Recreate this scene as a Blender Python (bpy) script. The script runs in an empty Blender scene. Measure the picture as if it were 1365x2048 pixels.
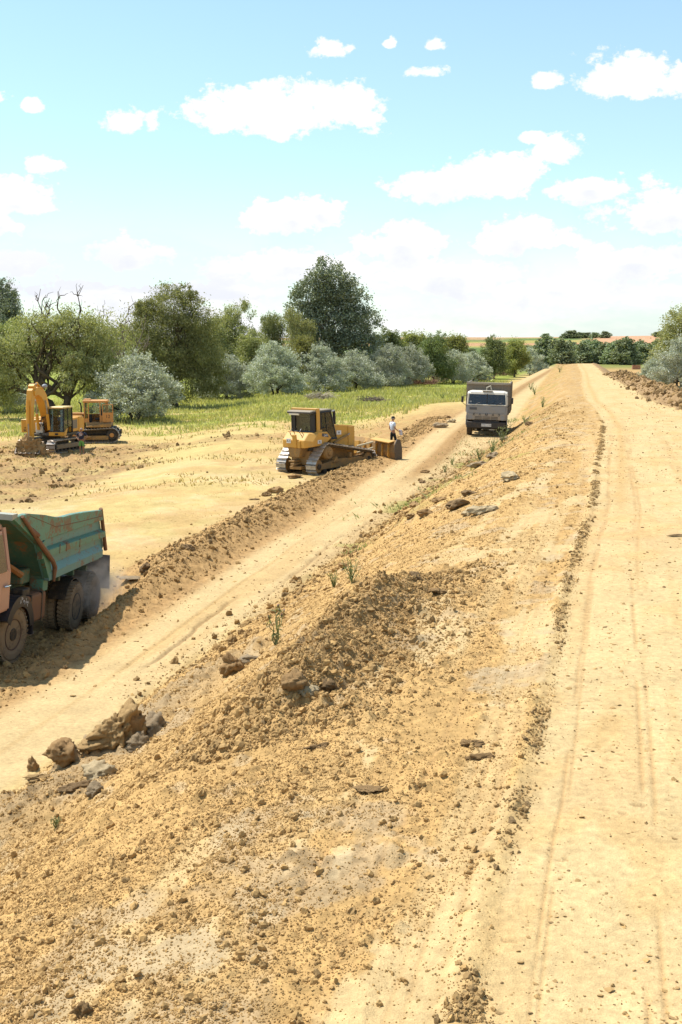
import bpy, bmesh, math, random
import numpy as np
from mathutils import Vector, Matrix, Euler
rad = math.radians
SC = bpy.context.scene
COL = SC.collection
# ------------------------------------------------------------------ camera
FPX = 2400.0                      # focal length in pixels of the 1365 x 2048 photograph
PITCH = math.atan((1024 - 695) / FPX)
CAMZ = 6.0
cd = bpy.data.cameras.new('camera'); cam = bpy.data.objects.new('camera', cd); COL.objects.link(cam)
cd.sensor_fit = 'VERTICAL'; cd.sensor_height = 36.0; cd.lens = 36.0 * FPX / 2048
cd.clip_start = 0.1; cd.clip_end = 20000
cam.location = (0, 0, CAMZ); cam.rotation_euler = (rad(90) - PITCH, 0, 0)
SC.camera = cam
# ------------------------------------------------------------------ sun, sky, exposure
SUN_EL = rad(60); SUN_AZ = math.atan2(-0.86, 0.5)      # azimuth from +Y towards +X
sl = bpy.data.lights.new('sun', 'SUN'); sun = bpy.data.objects.new('sun', sl); COL.objects.link(sun)
sl.energy = 5.0; sl.angle = rad(0.55); sl.color = (1.0, 0.945, 0.86)
sd = Vector((math.sin(SUN_AZ) * math.cos(SUN_EL), math.cos(SUN_AZ) * math.cos(SUN_EL), math.sin(SUN_EL)))
sun.rotation_euler = sd.to_track_quat('Z', 'Y').to_euler()
sun.location = (-30, 20, 60)
SC.view_settings.view_transform = 'Standard'; SC.view_settings.look = 'None'
SC.view_settings.gamma = 1.0; SC.view_settings.use_curve_mapping = False
SC.view_settings.exposure = 0.66
SC.cycles.max_bounces = 6; SC.cycles.diffuse_bounces = 3; SC.cycles.glossy_bounces = 3
SC.cycles.transparent_max_bounces = 12; SC.cycles.transmission_bounces = 4; SC.cycles.volume_bounces = 1
SC.cycles.use_denoising = True
SC.cycles.sample_clamp_indirect = 6.0

class NT:                                    # terse node-tree helper
    def __init__(s, tree):
        s.t = tree; s.n = tree.nodes; s.l = tree.links
    def node(s, typ, **kw):
        nd = s.n.new(typ)
        for k, v in kw.items(): setattr(nd, k, v)
        return nd
    def put(s, sock, v):
        if hasattr(v, 'is_linked') or isinstance(v, bpy.types.NodeSocket): s.l.new(v, sock)
        else: sock.default_value = v
    def m(s, op, a, b=0.0, c=None, clamp=False):
        nd = s.node('ShaderNodeMath', operation=op, use_clamp=clamp)
        s.put(nd.inputs[0], a); s.put(nd.inputs[1], b)
        if c is not None: s.put(nd.inputs[2], c)
        return nd.outputs[0]
    def mix(s, fac, a, b):
        nd = s.node('ShaderNodeMix', data_type='RGBA')
        s.put(nd.inputs[0], fac); s.put(nd.inputs[6], a); s.put(nd.inputs[7], b)
        return nd.outputs[2]
    def mul(s, a, b):
        nd = s.node('ShaderNodeMix', data_type='RGBA', blend_type='MULTIPLY')
        nd.inputs[0].default_value = 1.0; s.put(nd.inputs[6], a); s.put(nd.inputs[7], b)
        return nd.outputs[2]
    def ramp(s, x, lo, hi, a=0.0, b=1.0, smooth=True):
        nd = s.node('ShaderNodeMapRange', interpolation_type='SMOOTHSTEP' if smooth else 'LINEAR')
        s.put(nd.inputs[0], x); nd.inputs[1].default_value = lo; nd.inputs[2].default_value = hi
        nd.inputs[3].default_value = a; nd.inputs[4].default_value = b
        return nd.outputs[0]
    def noise(s, vec, scale, detail=4.0, rough=0.55):
        nd = s.node('ShaderNodeTexNoise'); s.put(nd.inputs['Vector'], vec)
        nd.inputs['Scale'].default_value = scale; nd.inputs['Detail'].default_value = detail
        nd.inputs['Roughness'].default_value = rough
        return nd.outputs[0]
    def vec(s, x, y, z=0.0):
        nd = s.node('ShaderNodeCombineXYZ'); s.put(nd.inputs[0], x); s.put(nd.inputs[1], y); s.put(nd.inputs[2], z)
        return nd.outputs[0]

def make_world():
    w = bpy.data.worlds.new('World'); SC.world = w; w.use_nodes = True
    t = NT(w.node_tree); t.n.clear()
    out = t.node('ShaderNodeOutputWorld'); bg = t.node('ShaderNodeBackground'); bg.inputs[1].default_value = 0.095
    t.l.new(bg.outputs[0], out.inputs[0])
    sky = t.node('ShaderNodeTexSky', sky_type='NISHITA'); sky.sun_disc = False
    sky.sun_elevation = SUN_EL; sky.sun_rotation = SUN_AZ; sky.altitude = 100
    sky.air_density = 1.0; sky.dust_density = 0.6; sky.ozone_density = 2.2
    skyc = t.mul(sky.outputs[0], (1.08, 1.36, 1.24, 1))
    tc = t.node('ShaderNodeTexCoord'); sp = t.node('ShaderNodeSeparateXYZ'); t.l.new(tc.outputs['Generated'], sp.inputs[0])
    x, y, z = sp.outputs
    u = t.m('MULTIPLY', t.m('ARCTAN2', x, y), 2400.0)          # bearing and height of a sky direction, 1/2400 rad
    v = t.m('MULTIPLY', t.m('ARCSINE', z), 2400.0)
    D = tc.outputs['Generated']
    n1 = t.noise(t.vec(t.m('MULTIPLY', u, .01), t.m('MULTIPLY', v, .014)), 1.0, 9.0, 0.62)
    n2 = t.noise(t.vec(t.m('MULTIPLY', u, .0032), t.m('MULTIPLY', v, .009), 7.3), 1.0, 8.0, 0.6)
    nn = t.m('SUBTRACT', n1, 0.5); 
    # cumulus in the part of the sky seen here: (bearing px, photo row, half width, height above, depth below)
    C = [(560, 262, 205, 70, 38), (700, 240, 75, 50, 45), (545, 225, 60, 52, 40), (270, 280, 52, 34, 24), (318, 278, 20, 26, 22),
         (650, 138, 44, 26, 18), (850, 180, 48, 20, 13), (860, 135, 26, 20, 16), (775, 130, 20, 14, 10), (1225, 210, 130, 62, 32), (1330, 215, 90, 40, 28),
         (1080, 205, 42, 24, 16), (15, 242, 52, 22, 12), (97, 252, 22, 16, 12), (122, 358, 50, 22, 16), (60, 430, 100, 55, 26), (30, 470, 70, 30, 22),
         (590, 452, 110, 56, 32), (640, 440, 60, 40, 30), (900, 392, 150, 50, 30), (1000, 360, 95, 48, 42), (1095, 330, 58, 34, 24), (1050, 305, 34, 18, 12), (1160, 400, 95, 34, 30),
         (1310, 450, 180, 72, 42), (1030, 490, 130, 55, 40), (800, 500, 110, 55, 40), (1240, 540, 170, 50, 40), (270, 520, 110, 40, 30), (880, 560, 200, 50, 40), (600, 540, 240, 40, 40), (60, 540, 120, 40, 30), (1100, 590, 260, 36, 36), (300, 590, 400, 26, 40)]
    best = None; shade = None
    for (px, py, rx, ru, rd) in C:
        du = t.m('MULTIPLY_ADD', u, 1.0 / rx, -(px - 682.5) / rx)
        dv = t.m('SUBTRACT', v, 695.0 - py)
        dd = t.m('MAXIMUM', t.m('MULTIPLY', dv, 1.0 / ru), t.m('MULTIPLY', dv, -1.0 / rd))
        q = t.node('ShaderNodeVectorMath', operation='LENGTH'); t.l.new(t.vec(du, dd), q.inputs[0])
        k = t.m('SUBTRACT', 1.0, q.outputs['Value'])
        best = k if best is None else t.m('MAXIMUM', best, k)
        if rx > 55 and py > 380:
            g = t.m('SUBTRACT', k, t.m('MULTIPLY', dv, 0.9 / rd))      # underside of a big cloud
            shade = g if shade is None else t.m('MAXIMUM', shade, g)
    n3 = t.noise(t.vec(t.m('MULTIPLY', u, .035), t.m('MULTIPLY', v, .045)), 1.0, 6.0, 0.65)
    cum = t.ramp(t.m('MULTIPLY_ADD', t.m('SUBTRACT', n3, 0.5), 1.3, t.m('MULTIPLY_ADD', nn, 2.6, best)), -0.05, 0.42)
    # the same kind of cloud over the rest of the sky
    zc = t.m('MAXIMUM', z, 0.03)
    pv = t.vec(t.m('DIVIDE', x, zc), t.m('DIVIDE', y, zc), 0.0)
    g1 = t.noise(pv, 0.55, 8.0, 0.58)
    outside = t.m('MAXIMUM', t.ramp(t.m('ABSOLUTE', u), 720, 980), t.ramp(v, 690, 900))
    gen = t.m('MULTIPLY', t.ramp(g1, 0.53, 0.62), t.m('MULTIPLY', outside, t.ramp(v, 150, 420)))
    # bright layered clouds low over the horizon, all round
    low = t.m('MULTIPLY', t.ramp(n2, 0.40, 0.56), t.ramp(v, 300, 60))
    veil = t.m('ADD', t.m('MULTIPLY', t.ramp(v, 380, -60), 0.42), t.m('MULTIPLY', t.ramp(v, 1500, 100), 0.24))
    cov = t.m('MAXIMUM', t.m('MAXIMUM', cum, gen), t.m('MAXIMUM', low, veil), clamp=True)
    base = t.m('MULTIPLY', t.ramp(t.m('MULTIPLY_ADD', nn, 1.2, shade), 0.6, 1.25), 0.75)
    streak = t.m('MULTIPLY', t.ramp(n2, 0.50, 0.36), t.m('MULTIPLY', t.ramp(v, 330, 40), t.ramp(v, -10, 30)))
    grey = t.m('MAXIMUM', base, t.m('MULTIPLY', streak, 0.8), clamp=True)
    ccol = t.mix(grey, (7.3, 7.3, 7.35, 1), (5.5, 5.75, 6.4, 1))
    t.l.new(t.mix(cov, skyc, ccol), bg.inputs[0])
make_world()
# ------------------------------------------------------------------ pixel -> direction (a direction only; distances come from the ground)
_fw = np.array([0, math.cos(PITCH), -math.sin(PITCH)]); _up = np.array([0, math.sin(PITCH), math.cos(PITCH)])
def pix_dir(px, py): return _fw * FPX + np.array([1., 0, 0]) * (px - 682.5) + _up * (1024 - py)
def at_z(px, py, z):
    d = pix_dir(px, py); return np.array([0, 0, CAMZ]) + d * ((z - CAMZ) / d[2])
# ------------------------------------------------------------------ numpy noise
def _hash(ix, iy, seed):
    h = (ix.astype(np.int64) * 374761393 + iy.astype(np.int64) * 668265263 + seed * 974634777) & 0xFFFFFFFF
    h = ((h ^ (h >> 13)) * 1274126177) & 0xFFFFFFFF
    h = ((h ^ (h >> 16)) * 2246822519) & 0xFFFFFFFF
    return ((h ^ (h >> 15)) & 0xFFFFFF) / float(0xFFFFFF)
def vnoise(x, y, seed=0):
    ix = np.floor(x); iy = np.floor(y); fx = x - ix; fy = y - iy
    fx = fx * fx * fx * (fx * (fx * 6 - 15) + 10); fy = fy * fy * fy * (fy * (fy * 6 - 15) + 10)
    a = _hash(ix, iy, seed); b = _hash(ix + 1, iy, seed); c = _hash(ix, iy + 1, seed); d = _hash(ix + 1, iy + 1, seed)
    return ((a + (b - a) * fx) * (1 - fy) + (c + (d - c) * fx) * fy) * 2 - 1
def fbm(x, y, octv=4, seed=0, gain=0.5):
    s = 0; a = 1.0; n = 0
    for i in range(octv):
        s = s + a * vnoise(x + i * 17.3, y - i * 9.1, seed + i * 31); n += a; a *= gain; 
        x, y = (x * 1.6 + y * 1.2), (y * 1.6 - x * 1.2)
    return s / n
def domes(x, y, cell, seed, dens=0.7, rmin=.18, rmax=.55):
    """height of rounded lumps scattered on a jittered grid"""
    gx = x / cell; gy = y / cell; ix = np.floor(gx); iy = np.floor(gy); h = np.zeros_like(gx)
    for ox in (-1, 0, 1):
        for oy in (-1, 0, 1):
            cx = ix + ox; cy = iy + oy
            r1 = _hash(cx, cy, seed); r2 = _hash(cx, cy, seed + 7); r3 = _hash(cx, cy, seed + 13); r4 = _hash(cx, cy, seed + 29)
            R = np.where(r4 < dens, rmin + (rmax - rmin) * r3 ** 2.2, 1e-3)
            d2 = (gx - cx - r1) ** 2 + ((gy - cy - r2)) ** 2
            h = np.maximum(h, np.maximum(R * R - d2, 0) / R * (.45 + .35 * r1))
    return h * cell
def sst(x, a, b):
    t = np.clip((x - a) / (b - a), 0, 1); return t * t * (3 - 2 * t)
# ------------------------------------------------------------------ mesh building
class MB:
    def __init__(s): s.v = []; s.f = []
    def add(s, vs, fs, M=None):
        o = len(s.v)
        for p in vs:
            p = Vector(p); s.v.append(tuple(M @ p) if M else tuple(p))
        for f in fs: s.f.append(tuple(o + i for i in f))
        return s
    def box(s, c, d, rot=None, taper=None):
        x, y, z = d[0] / 2, d[1] / 2, d[2] / 2; tx, ty = taper or (1, 1)
        vs = [(-x, -y, -z), (x, -y, -z), (x, y, -z), (-x, y, -z), (-x * tx, -y * ty, z), (x * tx, -y * ty, z), (x * tx, y * ty, z), (-x * tx, y * ty, z)]
        M = Matrix.Translation(c)
        if rot: M = M @ Euler(rot).to_matrix().to_4x4()
        return s.add(vs, [(0, 3, 2, 1), (4, 5, 6, 7), (0, 1, 5, 4), (1, 2, 6, 5), (2, 3, 7, 6), (3, 0, 4, 7)], M)
    def prism(s, poly, axis, a, b):
        n = len(poly)
        def P(p, t):
            return {'x': (t, p[0], p[1]), 'y': (p[0], t, p[1]), 'z': (p[0], p[1], t)}[axis]
        vs = [P(p, a) for p in poly] + [P(p, b) for p in poly]
        fs = [tuple(range(n)), tuple(range(2 * n - 1, n - 1, -1))] + [(i, i + n, (i + 1) % n + n, (i + 1) % n) for i in range(n)]
        return s.add(vs, fs)
    def loft(s, rings, cap=True):
        o = len(s.v); n = len(rings[0])
        for r in rings: s.v.extend(tuple(p) for p in r)
        for k in range(len(rings) - 1):
            for i in range(n):
                j = (i + 1) % n
                s.f.append((o + k * n + i, o + k * n + j, o + (k + 1) * n + j, o + (k + 1) * n + i))
        if cap:
            s.f.append(tuple(o + i for i in range(n - 1, -1, -1))); q = o + (len(rings) - 1) * n
            s.f.append(tuple(q + i for i in range(n)))
        return s
    def cyl(s, p0, p1, r0, r1=None, n=14):
        return s.tube([p0, p1], [r0, r0 if r1 is None else r1], n)
    def tube(s, pts, r, n=8):
        pts = [Vector(p) for p in pts]
        if not hasattr(r, '__len__'): r = [r] * len(pts)
        rings = []; ref = None
        for i, p in enumerate(pts):
            d = (pts[min(i + 1, len(pts) - 1)] - pts[max(i - 1, 0)]).normalized()
            if ref is None:
                ref = Vector((0, 0, 1)) if abs(d.z) < .9 else Vector((1, 0, 0))
            a = d.cross(ref).normalized(); b = d.cross(a).normalized(); ref = -a.cross(d).normalized() if False else ref
            rings.append([p + (a * math.cos(2 * math.pi * k / n) + b * math.sin(2 * math.pi * k / n)) * r[i] for k in range(n)])
        return s.loft(rings)
    def lathe(s, prof, c, axis='y', n=28):
        rings = []
        for (r, t) in prof:
            ring = []
            for k in range(n):
                a = 2 * math.pi * k / n; p, q = r * math.cos(a), r * math.sin(a)
                ring.append({'x': (c[0] + t, c[1] + p, c[2] + q), 'y': (c[0] + p, c[1] + t, c[2] - q), 'z': (c[0] + p, c[1] + q, c[2] + t)}[axis])
            rings.append(ring)
        return s.loft(rings)
    def ball(s, c, r, n=12, m=8):
        r = r if hasattr(r, '__len__') else (r, r, r)
        rings = []
        for i in range(m + 1):
            t = math.pi * (i + .02) / (m + .04)
            rings.append([(c[0] + r[0] * math.sin(t) * math.cos(2 * math.pi * k / n), c[1] + r[1] * math.sin(t) * math.sin(2 * math.pi * k / n), c[2] - r[2] * math.cos(t)) for k in range(n)])
        return s.loft(rings)
    def mesh(s, name='mesh', smooth=False):
        me = bpy.data.meshes.new(name); me.from_pydata(s.v, [], s.f); me.update()
        bm = bmesh.new(); bm.from_mesh(me); bmesh.ops.recalc_face_normals(bm, faces=bm.faces); bm.to_mesh(me); bm.free()
        if smooth: me.polygons.foreach_set('use_smooth', [True] * len(me.polygons))
        return me
    def build(s, name, mat, parent=None, bevel=0.0, smooth=False, seg=1):
        o = link(name, s.mesh(name, smooth), mat, parent)
        if bevel:
            b = o.modifiers.new('bevel', 'BEVEL'); b.width = bevel; b.segments = seg; b.limit_method = 'ANGLE'; b.angle_limit = rad(35)
        return o
def link(name, me, mat=None, parent=None):
    o = bpy.data.objects.new(name, me); COL.objects.link(o)
    if mat is not None and not me.materials: me.materials.append(mat)
    if parent is not None: o.parent = parent
    return o
def thing(name, label, cat, loc=(0, 0, 0), rot=(0, 0, 0), group=None):
    o = bpy.data.objects.new(name, None); COL.objects.link(o); o.empty_display_size = .2
    o.location = loc; o.rotation_euler = rot; tag(o, label, cat, group); return o
def tag(o, label, cat, group=None):
    o['label'] = label; o['category'] = cat
    if group: o['group'] = group
    return o
def copy_tree(o, parent=None):
    c = o.copy(); COL.objects.link(c); c.parent = parent
    for ch in list(o.children): copy_tree(ch, c)
    return c
def pose_matrix(loc, ang, pitch=0, roll=0):
    """x forward, y left; pitch nose up, roll left side down"""
    a, b, c = rad(ang), rad(pitch), rad(roll)
    return Matrix.Translation(loc) @ Matrix.Rotation(a, 4, 'Z') @ Matrix.Rotation(-b, 4, 'Y') @ Matrix.Rotation(-c, 4, 'X')
def text_mesh(txt, size, depth=0.004):
    cu = bpy.data.curves.new('txt', 'FONT'); cu.body = txt; cu.size = size; cu.align_x = 'CENTER'; cu.align_y = 'CENTER'; cu.extrude = depth
    o = bpy.data.objects.new('txt', cu); COL.objects.link(o)
    dg = bpy.context.evaluated_depsgraph_get(); me = bpy.data.meshes.new_from_object(o.evaluated_get(dg))
    bpy.data.objects.remove(o); bpy.data.curves.remove(cu); return me
def lettering(name, txt, size, mat, parent, loc, rot, sx=1.0):
    o = link(name, text_mesh(txt, size), mat, parent); o.location = loc; o.rotation_euler = rot; o.scale = (sx, 1, 1); return o
# ------------------------------------------------------------------ materials
MATS = {}
def mat(name, col, rough=.6, metal=0.0, dirt=0.0, dcol=(.30, .20, .095), spec=.4, var=.12, scale=3.0, rust=0.0, bump=0.0, top=0.0):
    if name in MATS: return MATS[name]
    m = bpy.data.materials.new(name); m.use_nodes = True; t = NT(m.node_tree); b = t.n['Principled BSDF']
    tc = t.node('ShaderNodeTexCoord'); P = tc.outputs['Object']
    n = t.noise(P, scale, 6.0, .65); n2 = t.noise(P, scale * 7, 4.0, .6)
    c = t.mix(t.m('MULTIPLY', n2, 1.0), tuple(x * (1 - var) for x in col) + (1,), tuple(min(1, x * (1 + var)) for x in col) + (1,))
    rr = rough
    if rust:
        k = t.m('MULTIPLY', t.ramp(t.m('ADD', t.m('MULTIPLY', n, .6), t.m('MULTIPLY', n2, .4)), .62 - .2 * rust, .70 - .2 * rust), .9)
        c = t.mix(k, c, (.16, .065, .025, 1))
    if dirt or top:
        k = t.m('MULTIPLY', t.ramp(t.m('ADD', t.m('MULTIPLY', n, .7), t.m('MULTIPLY', n2, .3)), .62 - .45 * dirt, .80 - .35 * dirt), min(1, dirt * 1.3))
        if top:
            g = t.node('ShaderNodeNewGeometry'); sp = t.node('ShaderNodeSeparateXYZ'); t.l.new(g.outputs['Normal'], sp.inputs[0])
            k = t.m('MAXIMUM', k, t.m('MULTIPLY', t.ramp(sp.outputs[2], .3, .9), top))
        c = t.mix(k, c, dcol + (1,)); rr = t.m('MULTIPLY_ADD', k, .35, rough, clamp=True)
    t.put(b.inputs['Base Color'], c); t.put(b.inputs['Roughness'], rr); b.inputs['Metallic'].default_value = metal
    b.inputs['Specular IOR Level'].default_value = spec
    if bump:
        bp = t.node('ShaderNodeBump'); bp.inputs['Strength'].default_value = bump; bp.inputs['Distance'].default_value = .02
        t.l.new(n2, bp.inputs['Height']); t.l.new(bp.outputs[0], b.inputs['Normal'])
    MATS[name] = m; return m
def glass_mat(name, tint=(.55, .62, .62), refl=.05, dust=.06):
    if name in MATS: return MATS[name]
    m = bpy.data.materials.new(name); m.use_nodes = True; t = NT(m.node_tree); t.n.clear()
    out = t.node('ShaderNodeOutputMaterial'); tr = t.node('ShaderNodeBsdfTransparent'); tr.inputs[0].default_value = tint + (1,)
    gl = t.node('ShaderNodeBsdfGlossy'); gl.inputs['Roughness'].default_value = .03
    fr = t.node('ShaderNodeFresnel'); fr.inputs[0].default_value = 1.5
    mx = t.node('ShaderNodeMixShader'); t.l.new(t.m('ADD', fr.outputs[0], refl - .04, clamp=True), mx.inputs[0]); t.l.new(tr.outputs[0], mx.inputs[1]); t.l.new(gl.outputs[0], mx.inputs[2])
    df = t.node('ShaderNodeBsdfDiffuse'); df.inputs[0].default_value = (.4, .34, .25, 1)
    m2 = t.node('ShaderNodeMixShader'); tc = t.node('ShaderNodeTexCoord')
    t.l.new(t.m('MULTIPLY', t.noise(tc.outputs['Object'], 4.0, 5.0), dust * 2), m2.inputs[0]); t.l.new(mx.outputs[0], m2.inputs[1]); t.l.new(df.outputs[0], m2.inputs[2])
    t.l.new(m2.outputs[0], out.inputs[0]); MATS[name] = m; return m
def leaf_mat(name, c1, c2, trans=.3, gloss=.03, rough=.6):
    if name in MATS: return MATS[name]
    m = bpy.data.materials.new(name); m.use_nodes = True; t = NT(m.node_tree); t.n.clear()
    out = t.node('ShaderNodeOutputMaterial'); g = t.node('ShaderNodeNewGeometry'); oi = t.node('ShaderNodeObjectInfo')
    r = g.outputs['Random Per Island']
    c = t.mix(r, c1 + (1,), c2 + (1,))
    hs = t.node('ShaderNodeHueSaturation'); t.put(hs.inputs['Hue'], t.m('MULTIPLY_ADD', oi.outputs['Random'], .03, .485)); t.put(hs.inputs['Value'], t.m('MULTIPLY_ADD', oi.outputs['Random'], .3, .85)); t.put(hs.inputs['Color'], c)
    df = t.node('ShaderNodeBsdfDiffuse'); tl = t.node('ShaderNodeBsdfTranslucent'); gl = t.node('ShaderNodeBsdfGlossy'); gl.inputs['Roughness'].default_value = rough
    gl.inputs[0].default_value = (.8, .85, .8, 1)
    t.l.new(hs.outputs[0], df.inputs[0]); t.l.new(t.mul(hs.outputs[0], (1.15, 1.2, .6, 1)), tl.inputs[0])
    a = t.node('ShaderNodeMixShader'); a.inputs[0].default_value = trans; t.l.new(df.outputs[0], a.inputs[1]); t.l.new(tl.outputs[0], a.inputs[2])
    b = t.node('ShaderNodeMixShader'); b.inputs[0].default_value = gloss; t.l.new(a.outputs[0], b.inputs[1]); t.l.new(gl.outputs[0], b.inputs[2])
    t.l.new(b.outputs[0], out.inputs[0]); MATS[name] = m; return m
# ------------------------------------------------------------------ the lie of the land (all in metres, world space)
def tab(Y, ys, vs):
    return np.interp(Y, ys, vs)
def _smooth_tab(ys, vs):                      # resampled, rounded table
    yy = np.arange(-60, 400, 1.0); v = np.interp(yy, ys, vs)
    v[yy < ys[0]] = vs[0] + (yy[yy < ys[0]] - ys[0]) * (vs[1] - vs[0]) / (ys[1] - ys[0])
    v[yy > ys[-1]] = vs[-1] + (yy[yy > ys[-1]] - ys[-1]) * (vs[-1] - vs[-2]) / (ys[-1] - ys[-2])
    k = np.ones(5) / 5; vp = np.pad(v, 2, mode='reflect', reflect_type='odd'); v = np.convolve(vp, k, 'valid')
    return yy, v
_RL = _smooth_tab([-10, 6, 13, 20, 30, 38, 46, 56, 68.6, 96, 144, 240], [-2.9, .82, 2.5, 4.15, 6.5, 8.35, 10.1, 12.0, 14.0, 19.2, 28.7, 46.8])
_RR = _smooth_tab([-10, 46, 53, 68.6, 96, 144, 240], [2.2, 14.6, 15.6, 17.6, 22.6, 31.2, 49.6])
_TO = _smooth_tab([-10, 47, 62, 70, 90, 144, 240], [-7.7, -7.5, -5.8, -4.5, -4.6, -5.0, -5.0])
_LL = _smooth_tab([-10, 20.9, 27, 35.5, 50.5, 61, 80, 144, 240], [-12.3, -5.6, -4.4, -2.8, .3, 2.8, 6.6, 19.8, 39.5])
_LZ = _smooth_tab([-10, 46, 60, 70, 90, 144, 240], [0, 0, .4, .85, 1.15, 1.5, 1.5])
roadL = lambda Y: np.interp(Y, *_RL)
roadR = lambda Y: np.interp(Y, *_RR)
toeS = lambda Y: np.interp(Y, *_TO)
laneL = lambda Y: np.interp(Y, *_LL)
laneZ = lambda Y: np.interp(Y, *_LZ)
TRUCK_M = pose_matrix((-7.69, 23.31, -.11), 264.7, 4.1, 4.0)      # the green lorry stands in a dip
_ti = TRUCK_M.inverted(); _tn = TRUCK_M.to_3x3() @ Vector((0, 0, 1)); _to = TRUCK_M.translation

def wander(Y): return .07 * vnoise(Y * .13, Y * 0, 5) + .012 * vnoise(Y * .9, Y * 0, 6)
def patch_mask(X, Y):
    q = X - roadL(Y) + wander(Y)
    return sst(fbm(q * 2.4, Y * .55, 4, 61) + .22 * fbm(X * 7, Y * 5, 3, 62), .06, .26)
def large_height(X, Y):
    s = X - roadL(Y); st = toeS(Y); zl = laneZ(Y)
    far = sst(Y, 225, 300)
    zr = 3.0 - 0.15 * sst(Y, 12, 40) * 0 - 1.8 * far
    t = np.clip(s / st, 0, 1)
    Pf = np.interp(t, [0, .2, .3, .42, .85, 1.0], [0, .04, .09, .2, .84, 1.0])
    z = zr - (zr - zl) * Pf
    # field left of the lane
    LL = laneL(Y); w = sst(X, 0, 8)
    near = sst(Y, 10, 40)
    zf = zl * (w * (1 - sst(Y, 95, 140)) + 0) - .9 * sst(-X, 6, 15) * sst(Y, 38, 60) * (1 - sst(Y, 170, 260))
    left = sst(LL - X, -.4, 2.0)
    z = np.where(s < st, zl * (1 - left) + zf * left, z)
    # soil bank between lane and field
    u = (LL - X) / 2.3
    bw = np.clip(1 - np.abs(u - .55) / .62, 0, 1); bw = bw * bw * (3 - 2 * bw)
    z = z + .42 * bw * sst(Y, 17, 24) * (1 - .9 * sst(Y, 56, 70)) * (s < st)
    # right of the road: a soil ridge, then lower ground
    r = X - roadR(Y)
    fall = sst(r, .3, 4.5)
    zR = 2.2 - 1.1 * sst(Y, 60, 160) - .6 * sst(r, 10, 60)
    z = np.where(r > 0, z * (1 - fall) + zR * fall, z)
    rb = np.clip(1 - np.abs(r - 1.5) / 1.3, 0, 1)
    z = z + np.where(r > 0, .75 * rb * rb * (3 - 2 * rb) * sst(Y, 40, 60) * (1 - sst(Y, 125, 150)), 0)
    # heap on the edge of the bank, lumps lower down
    z = z + .42 * np.exp(-((s + 2.55) / .5) ** 2) * sst(Y, 9.6, 11.2) * (1 - sst(Y, 14.5, 17.5))
    z = z + .34 * np.exp(-((s + 5.75) / .7) ** 2) * sst(Y, 10.5, 12.5) * (1 - sst(Y, 16.5, 20))
    z = z + .3 * np.exp(-((s + 5.2) / .9) ** 2) * sst(Y, 30, 34) * (1 - sst(Y, 40, 46))
    z = z + .25 * np.exp(-((s + 3.4) / .8) ** 2) * sst(Y, 62, 66) * (1 - sst(Y, 72, 78))
    # the dip under the green lorry
    lx = np.array(_ti.to_3x3())
    px = X - _to.x; py = Y - _to.y
    zp = _to.z - (_tn.x * px + _tn.y * py) / _tn.z
    a = lx[0, 0] * px + lx[0, 1] * py; b = lx[1, 0] * px + lx[1, 1] * py
    w = (1 - sst(np.abs(a + 2.2), 4.3, 7.0)) * (1 - sst(np.abs(b), 1.36, 1.36 + np.where(b > 0, 1.0, 1.1)))
    z = z * (1 - w) + (zp - .02) * w
    # land rising to low hills far off
    R = np.hypot(X, Y); az = np.arctan2(X, Y)
    hill = 24 + 7 * sst(az, .13, .30) + 3 * np.sin(az * 9 + 1)
    z = z * (1 - sst(R, 330, 480)) + sst(R, 650, 2600) * hill
    return z

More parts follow.
